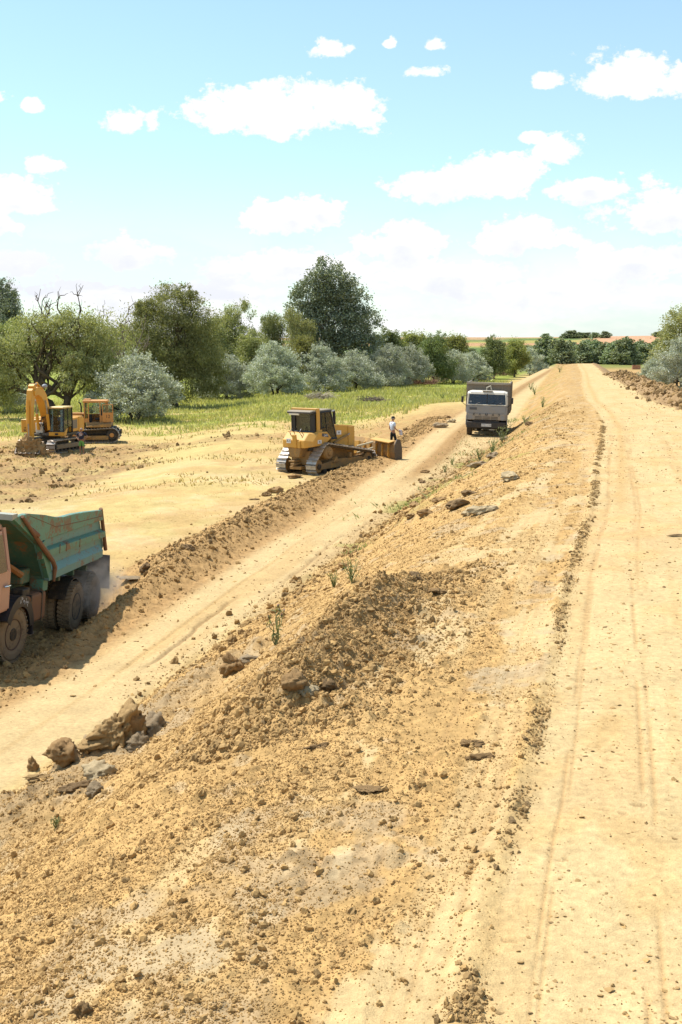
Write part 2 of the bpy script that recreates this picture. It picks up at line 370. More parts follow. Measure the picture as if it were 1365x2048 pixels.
def fine_height(X, Y, R, z0):
    """furrows, clods and wheel marks; returns height, roughness mask and colour"""
    s = X - roadL(Y); st = toeS(Y); LL = laneL(Y); r = X - roadR(Y)
    t = s / st
    lod = lambda size: 1 - sst(R * .0016, size * .35, size * .8)      # drop lumps the mesh cannot hold
    onroad = sst(s, -.18, .05) * (1 - sst(r, -.3, .4))
    bank = sst(s, st - .5, st + .4) * (1 - sst(s, -.18, .05))
    shoulder = bank * (1 - sst(-s, 1.6, 2.8))
    slope = bank - shoulder
    lane = (1 - sst(s, st - .4, st + .3)) * (1 - sst(LL - X, -.25, .35))
    u = (LL - X) / 2.3; berm = (1 - sst(np.abs(u - .5), .5, .75)) * (s < st) * sst(Y, 15, 22) * (1 - sst(Y, 84, 110))
    field = (s < st) * (1 - lane) * (1 - berm)
    rberm = (r > 0) * (1 - sst(np.abs(r - 1.5), 1.2, 1.9)) * sst(Y, 36, 60)
    right = (r > 0) * (1 - rberm)
    # wandering coordinate along the carriageway
    sw = s + wander(Y)
    n_big = fbm(X * .35, Y * .35, 4, 11); n_mid = fbm(X * 1.4, Y * 1.4, 4, 21); n_s = fbm(X * 6, Y * 6, 3, 31); n_xs = fbm(X * 22, Y * 22, 3, 41)
    streak = fbm(sw * 5.5, Y * .22, 3, 51)
    patch = patch_mask(X, Y)               # trodden flat patches on the shoulder
    track = sst(fbm(sw * 3.2, Y * .1, 2, 71), -.05, .3)
    loose = np.clip(bank * (1 - .75 * patch * shoulder) * (1 - .55 * track * sst(s, -1.6, -.5)), 0, 1)
    heap = np.exp(-((s + 2.4) / .75) ** 2) * sst(Y, 9.2, 11.0) * (1 - sst(Y, 15, 18.5))
    lump = np.exp(-((s + 5.6) / .9) ** 2) * sst(Y, 9.5, 12.5) * (1 - sst(Y, 17, 21))
    chew = field * sst(-X, 11, 15) * sst(Y, 43, 52) * (1 - sst(Y, 80, 90)) 
    chew = np.clip(chew + field * .8 * sst(fbm(X * .16, Y * .16, 3, 81), .05, .3) * sst(Y, 48, 56) * (1 - sst(Y, 75, 95)), 0, 1)
    h = np.zeros_like(X)
    d05 = domes(X, Y, .055, 101, .75) * lod(.03); d12 = domes(X, Y, .13, 111, .55) * lod(.07); d30 = domes(X + .03 * n_s, Y, .34, 121, .35) * lod(.16); d80 = domes(X + .1 * n_s, Y, .8, 131, .3) * lod(.3)
    rough = np.clip(loose * (.75 + .6 * n_mid) + 1.3 * heap + .8 * lump, 0, 1.7)
    h += rough * (.8 * d05 + .85 * d12 + .55 * d30 * sst(n_mid, -.3, .4) + .02 * n_s + .006 * n_xs)
    h += (slope + heap) * (.08 * n_mid + .10 * d80)
    h += heap * (.07 * n_mid + .05 * n_s + .10 * d30)
    h += lump * (.12 * n_mid + .5 * d30 + .3 * d80)
    h += shoulder * (.03 * n_mid + .012 * streak)
    h += onroad * (.012 * n_mid + .004 * n_s + .0022 * n_xs + .25 * d05 * sst(n_s, .3, .6))
    h += lane * (.015 * n_mid + .004 * n_s)
    h += berm * (.05 * n_mid + .05 * n_s * lod(.15) + .7 * d12 + .55 * d30 + .15 * d80 * sst(n_mid, 0, .4))
    h += rberm * (.16 * n_mid + .12 * n_s + .25 * d80)
    h += (field + right) * (.05 * n_mid * (1 - sst(Y, 90, 140)) + .05 * n_big + .008 * n_s)
    h += chew * (.10 * n_mid + .55 * d80 + .4 * d30 + .05 * n_s)
    # crumbs thrown up along the edge of the wheel track
    edge = np.exp(-((sw + .02) / .07) ** 2) * (1 - sst(Y, 48, 60)) * sst(fbm(X * 2.5, Y * 1.2, 2, 141), -.35, .2)
    h += edge * (.9 * d05 + .9 * d12 + .02 * n_s)
    h += .03 * np.exp(-((sw + .08) / .09) ** 2)
    # wheel and blade marks
    def groove(x, c, w): return np.exp(-((x - c) / w) ** 2)
    g = 0
    for c, w, dep in ((.26, .012, .014), (.30, .010, .012), (.80, .014, .016), (.88, .014, .014), (-.32, .014, .013), (-.40, .012, .012), (-.75, .016, .016), (-1.15, .02, .012), (1.9, .03, .012), (2.05, .03, .012), (-.18, .02, .014)):
        g = g + groove(sw, c, w + R * .0007) * dep * sst(fbm(Y * .7 + c * 40, Y * 0, 2, 151), -.5, .1)
    h -= .5 * g * (onroad + .8 * shoulder)
    ln = X - LL
    lw = ln + .12 * vnoise(Y * .3, Y * 0, 16)
    h -= lane * (groove(lw, 1.25, .03) + groove(lw, 2.35, .03)) * .03 * sst(vnoise(Y * .25, Y * 0, 17), -.1, .4)
    crack = groove(lw, 1.62 + .1 * n_mid, .045) * sst(Y, 21.5, 23) * (1 - sst(Y, 27.5, 29.5)) + .8 * groove(lw, 2.3 + .1 * n_mid, .04) * sst(Y, 30, 32) * (1 - sst(Y, 36, 40)) + .6 * groove(lw, 2.55 + .15 * n_mid, .05) * sst(Y, 36, 40) * (1 - sst(Y, 46, 52))
    crack = crack * (s < st)
    h -= crack * .05
    mid = lane * sst(Y, 47, 60) * np.exp(-((ln - 2.15) / .50) ** 2)
    h += mid * (.06 + .05 * n_s)
    near_toe = np.exp(-((s - st + .2) / .5) ** 2) * sst(Y, 26, 32) * (1 - sst(Y, 60, 75))
    h += near_toe * (.5 * d30 + .5 * d80 + .08 * n_mid)
    # ------------------------------ colour (dry albedo)
    def C(r_, g_, b_): return np.array([r_, g_, b_])
    PALE = C(.45, .332, .170); LOOSE = C(.37, .235, .095); RED = C(.335, .205, .088); GREY = C(.20, .158, .105); STRAW = C(.42, .315, .13); GREEN = C(.165, .185, .035); DARK = C(.185, .118, .058)
    def mixc(c, d, w):
        w = np.clip(w, 0, 1)[:, None]; return c * (1 - w) + d * w
    c = np.tile(STRAW, (len(X), 1))
    c = mixc(c, PALE, field * sst(n_big + .5 * n_mid, -.35, .25) * (1 - sst(Y, 52, 75)))
    c = mixc(c, RED * 1.05, right * .85 * (1 - sst(r + 6 * n_mid, 12, 22)))
    c = mixc(c, PALE, onroad); c = mixc(c, LOOSE * 1.06, bank); c = mixc(c, LOOSE * .92, bank * sst(Y, 40, 60)); c = mixc(c, PALE * .97, lane); c = mixc(c, RED, berm * .92); c = mixc(c, C(.25, .165, .085), rberm)
    c = mixc(c, PALE * .97, shoulder * np.clip(1.0 * patch + .5 * track * sst(s, -2, -.6), 0, .85) * (1 - .7 * sst(Y, 28, 50)))
    c = mixc(c, LOOSE, onroad * .30 * sst(streak + .5 * n_mid, .1, .6)); c = mixc(c, LOOSE * 1.05, onroad * .7 * np.exp(-((s - .55) / .16) ** 2) * sst(Y, 12, 30))
    c = mixc(c, PALE * C(1.0, .93, .9), onroad * .6 * sst(fbm(X * .6, Y * .5, 3, 201), .1, .4))
    c = mixc(c, GREY * 1.55, bank * .5 * sst(fbm(X * 1.5 + 9, Y * 1.2, 4, 211), .30, .5))
    c = mixc(c, C(.40, .31, .19), bank * .5 * sst(fbm(X * 2.3 - 5, Y * 1.9, 3, 221), .36, .5))
    c = mixc(c, DARK * 1.35, heap * .55); c = mixc(c, GREY * 1.15, lump * (.5 + .5 * n_mid)); c = mixc(c, LOOSE * .8, edge * .55)
    c = mixc(c, DARK * 1.15, np.clip(crack, 0, 1) * .8); c = mixc(c, RED * .82, np.clip(mid * 1.4, 0, .95)); c = mixc(c, DARK * 1.5, near_toe * .4)
    c = mixc(c, LOOSE, lane * .4 * (1 - sst(Y, 45, 55)) * sst(fbm(lw * 2.2, Y * .12, 3, 231), .0, .45)); c = mixc(c, LOOSE * .9, lane * groove(lw, 1.25, .06) * .35)
    c = mixc(c, RED * .95, lane * .6 * np.exp(-((ln - .1) / .3) ** 2))
    c = mixc(c, RED * .9, chew * .7); c = mixc(c, DARK * 1.25, chew * sst(n_mid + .6 * n_s, -.4, .3) * .85)
    c = mixc(c, STRAW * .86, field * .7 * sst(fbm(X * .8 + 3, Y * .5, 4, 271), .0, .35)); c = mixc(c, RED * 1.1, field * .45 * sst(fbm(X * .5 + 31, Y * .3, 3, 281), .1, .4))
    c = mixc(c, RED * .88, field * sst(Y, 52, 60) * (1 - sst(Y, 84, 100)) * sst(X, -6, 2) * np.clip(.75 + .8 * n_mid, 0, 1))
    h += field * sst(Y, 56, 62) * (1 - sst(Y, 84, 95)) * sst(X, -3, 3) * (.3 * d80 + .3 * d30 + .06 * n_mid)
    gm = field * sst(Y + 14 * n_big - .35 * (X + 12) * 0, 88, 108) * (1 - sst(X - laneL(Y), -7, -3))
    gm2 = right * sst(r + 5 * n_mid, 12, 20)
    gm = np.clip(gm + gm2, 0, 1)
    c = mixc(c, STRAW, gm); c = mixc(c, GREEN * 1.25, gm * sst(n_big * 1.2 + .6 * n_mid + .012 * (Y - 110), -.5, .45))
    tuft = (slope + near_toe) * sst(fbm(X * .5, Y * .5, 3, 241), .22, .4) * sst(Y, 28, 40)
    c = mixc(c, GREEN * 1.1, tuft * .45)
    wet = sst(R, 250, 330); c = mixc(c, C(.15, .17, .045), wet * (1 - onroad) * (1 - bank) * .9)
    # far hills: stubble, ploughland and green strips
    fx = X * .0016 + .3 * n_big * 0; strip = vnoise(X * .0011 + 3, Y * .0042, 251)
    hc = np.where(strip[:, None] > .12, C(.34, .20, .105), C(.27, .235, .075)); hc = np.where(strip[:, None] < -.35, C(.105, .15, .045), hc)
    hc = mixc(hc, C(.42, .235, .14), sst(X / np.maximum(Y, 1), .19, .22) * sst(R, 1300, 1500) * .95); hc = mixc(hc, C(.36, .22, .13), sst(-(X / np.maximum(Y, 1)), -.145, -.12) * sst(R, 1700, 1900) * .8)
    c = mixc(c, hc, sst(R, 600, 720))
    c = mixc(c, LOOSE * 1.12, onroad * .42 * sst(fbm(sw * 2.0, Y * 1.1, 4, 291), -.05, .45))
    c = mixc(c, RED * 1.02, np.clip(g / .014, 0, 1) * .55 * np.clip(onroad + .8 * shoulder, 0, 1) * (1 - sst(R, 30, 60)))
    flake = sst(fbm(sw * 9, Y * 26 + sw * 6, 2, 295), .52, .62) * sst(fbm(X * 1.5, Y * 1.5, 2, 296), -.3, .25) * (1 - sst(R, 14, 26))
    h -= flake * onroad * .012; c = mixc(c, DARK * 1.5, flake * onroad * .45)  # dark tint paints the shadows along the flake edges
    c *= (1 + .12 * n_mid + .10 * n_s + .06 * n_xs)[:, None]
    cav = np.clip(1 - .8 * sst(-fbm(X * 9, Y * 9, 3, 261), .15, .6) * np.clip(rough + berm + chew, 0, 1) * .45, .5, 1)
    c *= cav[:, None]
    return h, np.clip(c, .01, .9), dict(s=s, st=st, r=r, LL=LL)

def ground_material():
    m = bpy.data.materials.new('soil'); m.use_nodes = True; t = NT(m.node_tree); b = t.n['Principled BSDF']
    at = t.node('ShaderNodeAttribute', attribute_name='soil'); g = t.node('ShaderNodeNewGeometry'); P = g.outputs['Position']
    n = t.noise(P, 14.0, 6.0, .7); n2 = t.noise(P, 90.0, 3.0, .6)
    k = t.m('ADD', t.m('MULTIPLY', t.ramp(n, .3, .7, .74, 1.22), .6), t.m('MULTIPLY', t.ramp(n2, .25, .75, .76, 1.22), .4))
    nd = t.node('ShaderNodeVectorMath', operation='SCALE'); t.l.new(at.outputs['Color'], nd.inputs[0]); t.l.new(k, nd.inputs['Scale'])
    t.l.new(nd.outputs[0], b.inputs['Base Color']); b.inputs['Roughness'].default_value = .95; b.inputs['Specular IOR Level'].default_value = .08
    bp = t.node('ShaderNodeBump'); bp.inputs['Strength'].default_value = .7; bp.inputs['Distance'].default_value = .03
    t.l.new(t.m('ADD', t.m('MULTIPLY', n, .7), t.m('MULTIPLY', n2, .3)), bp.inputs['Height']); t.l.new(bp.outputs[0], b.inputs['Normal'])
    return m
SOIL = ground_material()

def build_ground():
    az = np.concatenate([np.linspace(-180, -60, 13)[:-1], np.linspace(-60, -19, 19)[:-1], np.linspace(-19, 19, 560), np.linspace(19, 60, 19)[1:], np.linspace(60, 180, 13)[1:-1]])
    az = np.radians(az)
    rr = [.6, 1.6, 2.6, 3.4, 4.0, 4.4, 4.7]; x = 4.9
    while x < 9000:
        rr.append(x)
        x += max(.016, .000095 * x * x + .010) if x < 40 else (.0024 * x + .08 if x < 95 else (.0045 * x * (x / 95) ** .4 if x < 320 else x * .035))
    rr = np.array(rr); nr, na = len(rr), len(az)
    A, Rr = np.meshgrid(az, rr); X = (Rr * np.sin(A)).ravel(); Y = (Rr * np.cos(A)).ravel(); R = Rr.ravel()
    z0 = large_height(X, Y); h, c, q = fine_height(X, Y, R, z0); Z = z0 + h * (1 - sst(R, 400, 600))
    i = np.arange(nr - 1)[:, None]; j = np.arange(na)[None, :]; jn = (j + 1) % na
    F = np.stack([i * na + j, (i + 1) * na + j, (i + 1) * na + jn, i * na + jn], -1).reshape(-1, 4)[:, ::-1]
    cx = X[F].mean(1); cy = Y[F].mean(1); cr = np.hypot(cx, cy)
    s = cx - roadL(cy); st = toeS(cy); LL = laneL(cy); r = cx - roadR(cy)
    reg = np.full(len(F), 4)
    reg[(s < st) & (cx > LL)] = 2
    reg[(s < st) & (cx <= LL) & (cx > LL - 2.5) & (cy > 16) & (cy < 88)] = 3
    reg[(s >= st) & (s < 0)] = 1
    reg[(s >= 0) & (r < 0)] = 0
    reg[(cy > 262) & (reg < 4)] = 4
    reg[(cr > 620)] = 5
    names = ['dirt_road', 'embankment', 'haul_road', 'soil_ridge', 'field', 'hills']
    for k, nm in enumerate(names):
        f = F[reg == k]; idx, inv = np.unique(f, return_inverse=True); f = inv.reshape(-1, 4)
        me = bpy.data.meshes.new(nm); me.vertices.add(len(idx)); me.vertices.foreach_set('co', np.stack([X[idx], Y[idx], Z[idx]], 1).astype(np.float32).ravel())
        me.loops.add(f.size); me.loops.foreach_set('vertex_index', f.astype(np.int32).ravel())
        me.polygons.add(len(f)); me.polygons.foreach_set('loop_start', np.arange(0, f.size, 4, dtype=np.int32)); 
        me.update(calc_edges=True); me.polygons.foreach_set('use_smooth', np.ones(len(f), bool))
        ca = me.color_attributes.new('soil', 'FLOAT_COLOR', 'POINT')
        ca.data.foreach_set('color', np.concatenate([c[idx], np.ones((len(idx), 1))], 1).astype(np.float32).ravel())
        o = link(nm, me, SOIL); o['kind'] = 'structure'
build_ground()
def ground(X, Y):
    X = np.atleast_1d(np.asarray(X, float)); Y = np.atleast_1d(np.asarray(Y, float)); z = large_height(X, Y)
    return z + fine_height(X, Y, np.hypot(X, Y), z)[0]
def gz(x, y): return float(ground([x], [y])[0])

def first_hit(px, py, y0=4.0, y1=330.0):
    """where the line of sight through a pixel first meets the ground"""
    d = pix_dir(px, py); t = np.geomspace(y0, y1, 5000) / d[1]; P = np.array([0, 0, CAMZ])[None] + t[:, None] * d[None]
    k = np.nonzero(P[:, 2] < ground(P[:, 0], P[:, 1]))[0]
    return P[k[0]] if len(k) else P[-1]
# ------------------------------------------------------------------ crumbs of soil (stuff) and clods (things)
def crumb_material():
    m = bpy.data.materials.new('crumb_soil'); m.use_nodes = True; t = NT(m.node_tree); b = t.n['Principled BSDF']
    at = t.node('ShaderNodeAttribute', attribute_name='tone'); at.attribute_type = 'INSTANCER'
    g = t.node('ShaderNodeNewGeometry'); n = t.noise(g.outputs['Position'], 30.0, 4.0, .65)
    c = t.mix(at.outputs['Fac'], (.17, .115, .058, 1), (.40, .255, .105, 1))
    c = t.mul(c, t.mix(n, (.72, .72, .72, 1), (1.25, 1.25, 1.25, 1)))
    t.l.new(c, b.inputs['Base Color']); b.inputs['Roughness'].default_value = .95; b.inputs['Specular IOR Level'].default_value = .08
    return m
CRUMB = crumb_material()
def crumb_tree():
    ng = bpy.data.node_groups.new('scatter_crumbs', 'GeometryNodeTree')
    ng.interface.new_socket('Geometry', in_out='INPUT', socket_type='NodeSocketGeometry'); ng.interface.new_socket('Geometry', in_out='OUTPUT', socket_type='NodeSocketGeometry')
    N = ng.nodes; L = ng.links
    gi = N.new('NodeGroupInput'); go = N.new('NodeGroupOutput')
    ico = N.new('GeometryNodeMeshIcoSphere'); ico.inputs['Radius'].default_value = 1.0; ico.inputs['Subdivisions'].default_value = 2
    sp = N.new('GeometryNodeSetPosition'); nt = N.new('ShaderNodeTexNoise'); nt.inputs['Scale'].default_value = 1.3; nt.inputs['Detail'].default_value = 3.0
    pos = N.new('GeometryNodeInputPosition'); mr = N.new('ShaderNodeMapRange'); mr.inputs[1].default_value = .25; mr.inputs[2].default_value = .75; mr.inputs[3].default_value = .45; mr.inputs[4].default_value = 1.35
    vm = N.new('ShaderNodeVectorMath'); vm.operation = 'SCALE'
    L.new(pos.outputs[0], nt.inputs['Vector']); L.new(nt.outputs[0], mr.inputs[0]); L.new(pos.outputs[0], vm.inputs[0]); L.new(mr.outputs[0], vm.inputs['Scale'])
    L.new(ico.outputs['Mesh'], sp.inputs['Geometry']); L.new(vm.outputs[0], sp.inputs['Position'])
    sm = N.new('GeometryNodeSetMaterial'); sm.inputs['Material'].default_value = CRUMB; L.new(sp.outputs[0], sm.inputs[0])
    iop = N.new('GeometryNodeInstanceOnPoints'); L.new(gi.outputs[0], iop.inputs['Points']); L.new(sm.outputs[0], iop.inputs['Instance'])
    for nm, dst in (('scl', 'Scale'), ('rot', 'Rotation')):
        a = N.new('GeometryNodeInputNamedAttribute'); a.data_type = 'FLOAT_VECTOR'; a.inputs['Name'].default_value = nm; L.new(a.outputs[0], iop.inputs[dst])
    L.new(iop.outputs[0], go.inputs[0]); return ng
CRUMB_TREE = crumb_tree()
def crumbs(name, X, Y, size, seed, sink=.25, tone=None, flat=.8):
    rng = np.random.default_rng(seed); n = len(X); Z = ground(X, Y)
    me = bpy.data.meshes.new(name); me.vertices.add(n)
    me.vertices.foreach_set('co', np.stack([X, Y, Z + size * (.5 - sink)], 1).astype(np.float32).ravel())
    scl = size[:, None] * rng.uniform(.65, 1.25, (n, 3)); scl[:, 2] *= flat
    a = me.attributes.new('scl', 'FLOAT_VECTOR', 'POINT'); a.data.foreach_set('vector', scl.astype(np.float32).ravel())
    a = me.attributes.new('rot', 'FLOAT_VECTOR', 'POINT'); a.data.foreach_set('vector', (rng.uniform(0, 6.28, (n, 3)) * np.array([1, 1, 1] if flat > .7 else [.08, .08, 1])).astype(np.float32).ravel())
    a = me.attributes.new('tone', 'FLOAT', 'POINT'); a.data.foreach_set('value', (rng.uniform(.35, 1, n) if tone is None else tone).astype(np.float32))
    o = link(name, me); o.modifiers.new('scatter', 'NODES').node_group = CRUMB_TREE; o['kind'] = 'stuff'; me.materials.append(CRUMB); return o
def scatter_soil():
    rng = np.random.default_rng(4)
    def cand(n, y0, y1, s0, s1, pw=1.6):
        Y = (y0 ** (1 - pw) + rng.random(n) * (y1 ** (1 - pw) - y0 ** (1 - pw))) ** (1 / (1 - pw)); s = rng.uniform(s0, s1, n); return roadL(Y) + s, Y, s
    # the loose bank in front: many small crumbs, fewer big ones
    X, Y, s = cand(420000, 5.0, 75, -7.6, .05, 1.9); den = (.4 + .6 * sst(fbm(X * 1.2, Y * 1.2, 3, 301), -.45, .25)) * (.3 + .7 * sst(-s, .3, 2.2)) * (1 - .8 * patch_mask(X, Y) * sst(s, -2.8, -1.6))
    k = rng.random(len(X)) < den; X, Y, s = X[k], Y[k], s[k]
    size = np.minimum(.0024 * rng.pareto(2.5, len(X)) + .0032, .026) * (1 + Y * .03)
    crumbs('loose_soil_crumbs', X, Y, size, 1, tone=np.clip(rng.normal(.88, .16, len(X)), 0, 1))['label'] = 'loose crumbs of soil all over the bank'
    # heap on the edge
    n = 22000; Y = rng.uniform(9.6, 17.2, n); s = rng.normal(-2.45, .55, n); X = roadL(Y) + s
    size = np.minimum(.0055 * rng.pareto(2.0, n) + .007, .05)
    crumbs('heaped_soil_crumbs', X, Y, size, 2, tone=np.clip(rng.normal(.72, .2, n), 0, 1))['label'] = 'dark crumbs of the freshly heaped soil'
    # track edge and road
    n = 11000; Y = 5 + 45 * rng.random(n) ** 1.6; s = rng.normal(-.02, .055, n); X = roadL(Y) + s - wander(Y)
    k = rng.random(n) < sst(fbm(X * 2.5, Y * 1.2, 2, 141), -.35, .2); X, Y = X[k], Y[k]; size = np.minimum(.0035 * rng.pareto(2.2, len(X)) + .0035, .022) * (1 + Y * .02)
    crumbs('wheel_track_crumbs', X, Y, size, 3, tone=np.clip(rng.normal(.5, .25, len(X)), 0, 1))['label'] = 'crumbs thrown up along the wheel track'
    n = 2600; Y = 5 + 60 * rng.random(n) ** 1.7; s = rng.uniform(.05, 4.8, n); X = roadL(Y) + s; size = np.minimum(.003 * rng.pareto(2.0, n) + .003, .018) * (1 + Y * .02)
    o = crumbs('road_crumbs', X, Y, size, 5, sink=.45, tone=np.clip(rng.normal(.35, .25, n), 0, 1)); o['label'] = 'flakes and crumbs scattered on the upper road'
    n = 9000; Y = 5 + 42 * rng.random(n) ** 1.9; s = rng.uniform(.1, 4.6, n); X = roadL(Y) + s; k = rng.random(n) < .25 + .75 * sst(fbm(X * .9, Y * .9, 2, 311), -.1, .3); X, Y = X[k], Y[k]; size = np.minimum(.0045 * rng.pareto(2.4, len(X)) + .005, .020) * (1 + Y * .02)
    o = crumbs('road_flakes', X, Y, size, 10, sink=.42, tone=np.clip(rng.normal(.6, .25, len(X)), 0, 1), flat=.32); o['label'] = 'thin flakes of dried soil on the upper road'
    n = 2500; Y = 20 + 40 * rng.random(n); X = laneL(Y) + rng.uniform(.3, 3.6, n); k = X < roadL(Y) + toeS(Y) - .2; X, Y = X[k], Y[k]; size = np.minimum(.008 * rng.pareto(2.2, len(X)) + .008, .05)
    o = crumbs('haul_road_flakes', X, Y, size, 11, sink=.40, tone=np.clip(rng.normal(.5, .25, len(X)), 0, 1), flat=.4); o['label'] = 'flakes of soil on the haul road'
    # ridge beside the haul road, ridge on the far right, torn ground on the left
    n = 30000; Y = 18 + 68 * rng.random(n) ** 1.3; X = laneL(Y) - rng.normal(1.2, .62, n); size = np.minimum(.008 * rng.pareto(1.9, n) + .009, .09)
    crumbs('ridge_crumbs', X, Y, size, 6, tone=np.clip(rng.normal(.6, .25, n), 0, 1))['label'] = 'crumbs of soil on the ridge beside the haul road'
    n = 5000; Y = 42 + 95 * rng.random(n); X = roadR(Y) + rng.normal(1.5, .7, n); size = np.minimum(.03 * rng.pareto(2.0, n) + .025, .22)
    crumbs('far_ridge_crumbs', X, Y, size, 7, tone=np.clip(rng.normal(.3, .2, n), 0, 1))['label'] = 'dark crumbs on the ridge right of the upper road'
    n = 9000; Y = rng.uniform(42, 84, n); X = rng.uniform(-24, 5, n); w = (sst(-X, 10, 15) * sst(Y, 43, 52) + .9 * sst(fbm(X * .16, Y * .16, 3, 81), .05, .3) * sst(Y, 48, 56)) * sst(fbm(X * .9, Y * .9, 3, 91), -.2, .3)
    k = (rng.random(n) < w) & (X < laneL(Y) - 2); X, Y = X[k], Y[k]; size = np.minimum(.03 * rng.pareto(2.0, len(X)) + .025, .22)
    crumbs('torn_ground_crumbs', X, Y, size, 8, tone=np.clip(rng.normal(.4, .25, len(X)), 0, 1))['label'] = 'torn lumps of soil round the machines'
    n = 6000; Y = rng.uniform(20, 62, n); X = roadL(Y) + toeS(Y) + rng.normal(.3, .5, n); size = np.minimum(.009 * rng.pareto(1.8, n) + .009, .10)
    crumbs('bank_foot_crumbs', X, Y, size, 9, tone=np.clip(rng.normal(.55, .25, n), 0, 1))['label'] = 'crumbs along the foot of the bank'
scatter_soil()

def clod_mesh(seed, sub=3, rough=.35, flat=.75):
    bm = bmesh.new(); bmesh.ops.create_icosphere(bm, subdivisions=sub, radius=1.0)
    from mathutils import noise
    off = Vector((seed * 3.7, seed * 1.9, seed * 5.3)); rng = random.Random(seed)
    cuts = [(Vector((rng.uniform(-1, 1), rng.uniform(-1, 1), rng.uniform(-.6, 1))).normalized(), rng.uniform(.5, .8)) for _ in range(6)]
    for v in bm.verts:
        p = v.co.copy()
        for nrm, d in cuts:
            e = p.dot(nrm) - d
            if e > 0: p -= nrm * e * .7
        q = v.co
        k = 1 + rough * noise.fractal(q * 1.1 + off, .8, 2.1, 4) + .35 * rough * noise.noise(q * 4.5 + off) + .3 * rough * noise.noise(q * 9 + off) + .2 * rough * noise.noise(q * 18 + off)
        v.co = Vector((p.x * k, p.y * k, p.z * k * flat))
    me = bpy.data.meshes.new('clod'); bm.to_mesh(me); bm.free()
    me.polygons.foreach_set('use_smooth', [sub > 3] * len(me.polygons)); return me
def clod_mat(name, col):
    return mat(name, col, .95, spec=.06, var=.3, scale=5.0, bump=.8)
CL_TAN = clod_mat('clod_tan', (.34, .225, .105)); CL_GREY = clod_mat('clod_grey', (.27, .205, .13)); CL_DARK = clod_mat('clod_dark', (.19, .125, .065)); CL_PALE = clod_mat('clod_pale', (.42, .33, .20)); CL_BROWN = clod_mat('clod_brown', (.30, .19, .09))
def clod(px, py, z, size, seed, m, label, flat=.75, sub=3, rot=0, stretch=(1, 1, 1), group=None, name='soil_clod', rough=.5, up=.25):
    p = first_hit(px, py)
    o = link(name, clod_mesh(seed, sub, rough, flat), m); o.location = (p[0], p[1], gz(p[0], p[1]) + size * up)
    o.rotation_euler = (0, 0, rot); o.scale = tuple(size * k for k in stretch); return tag(o, label, 'clod', group)
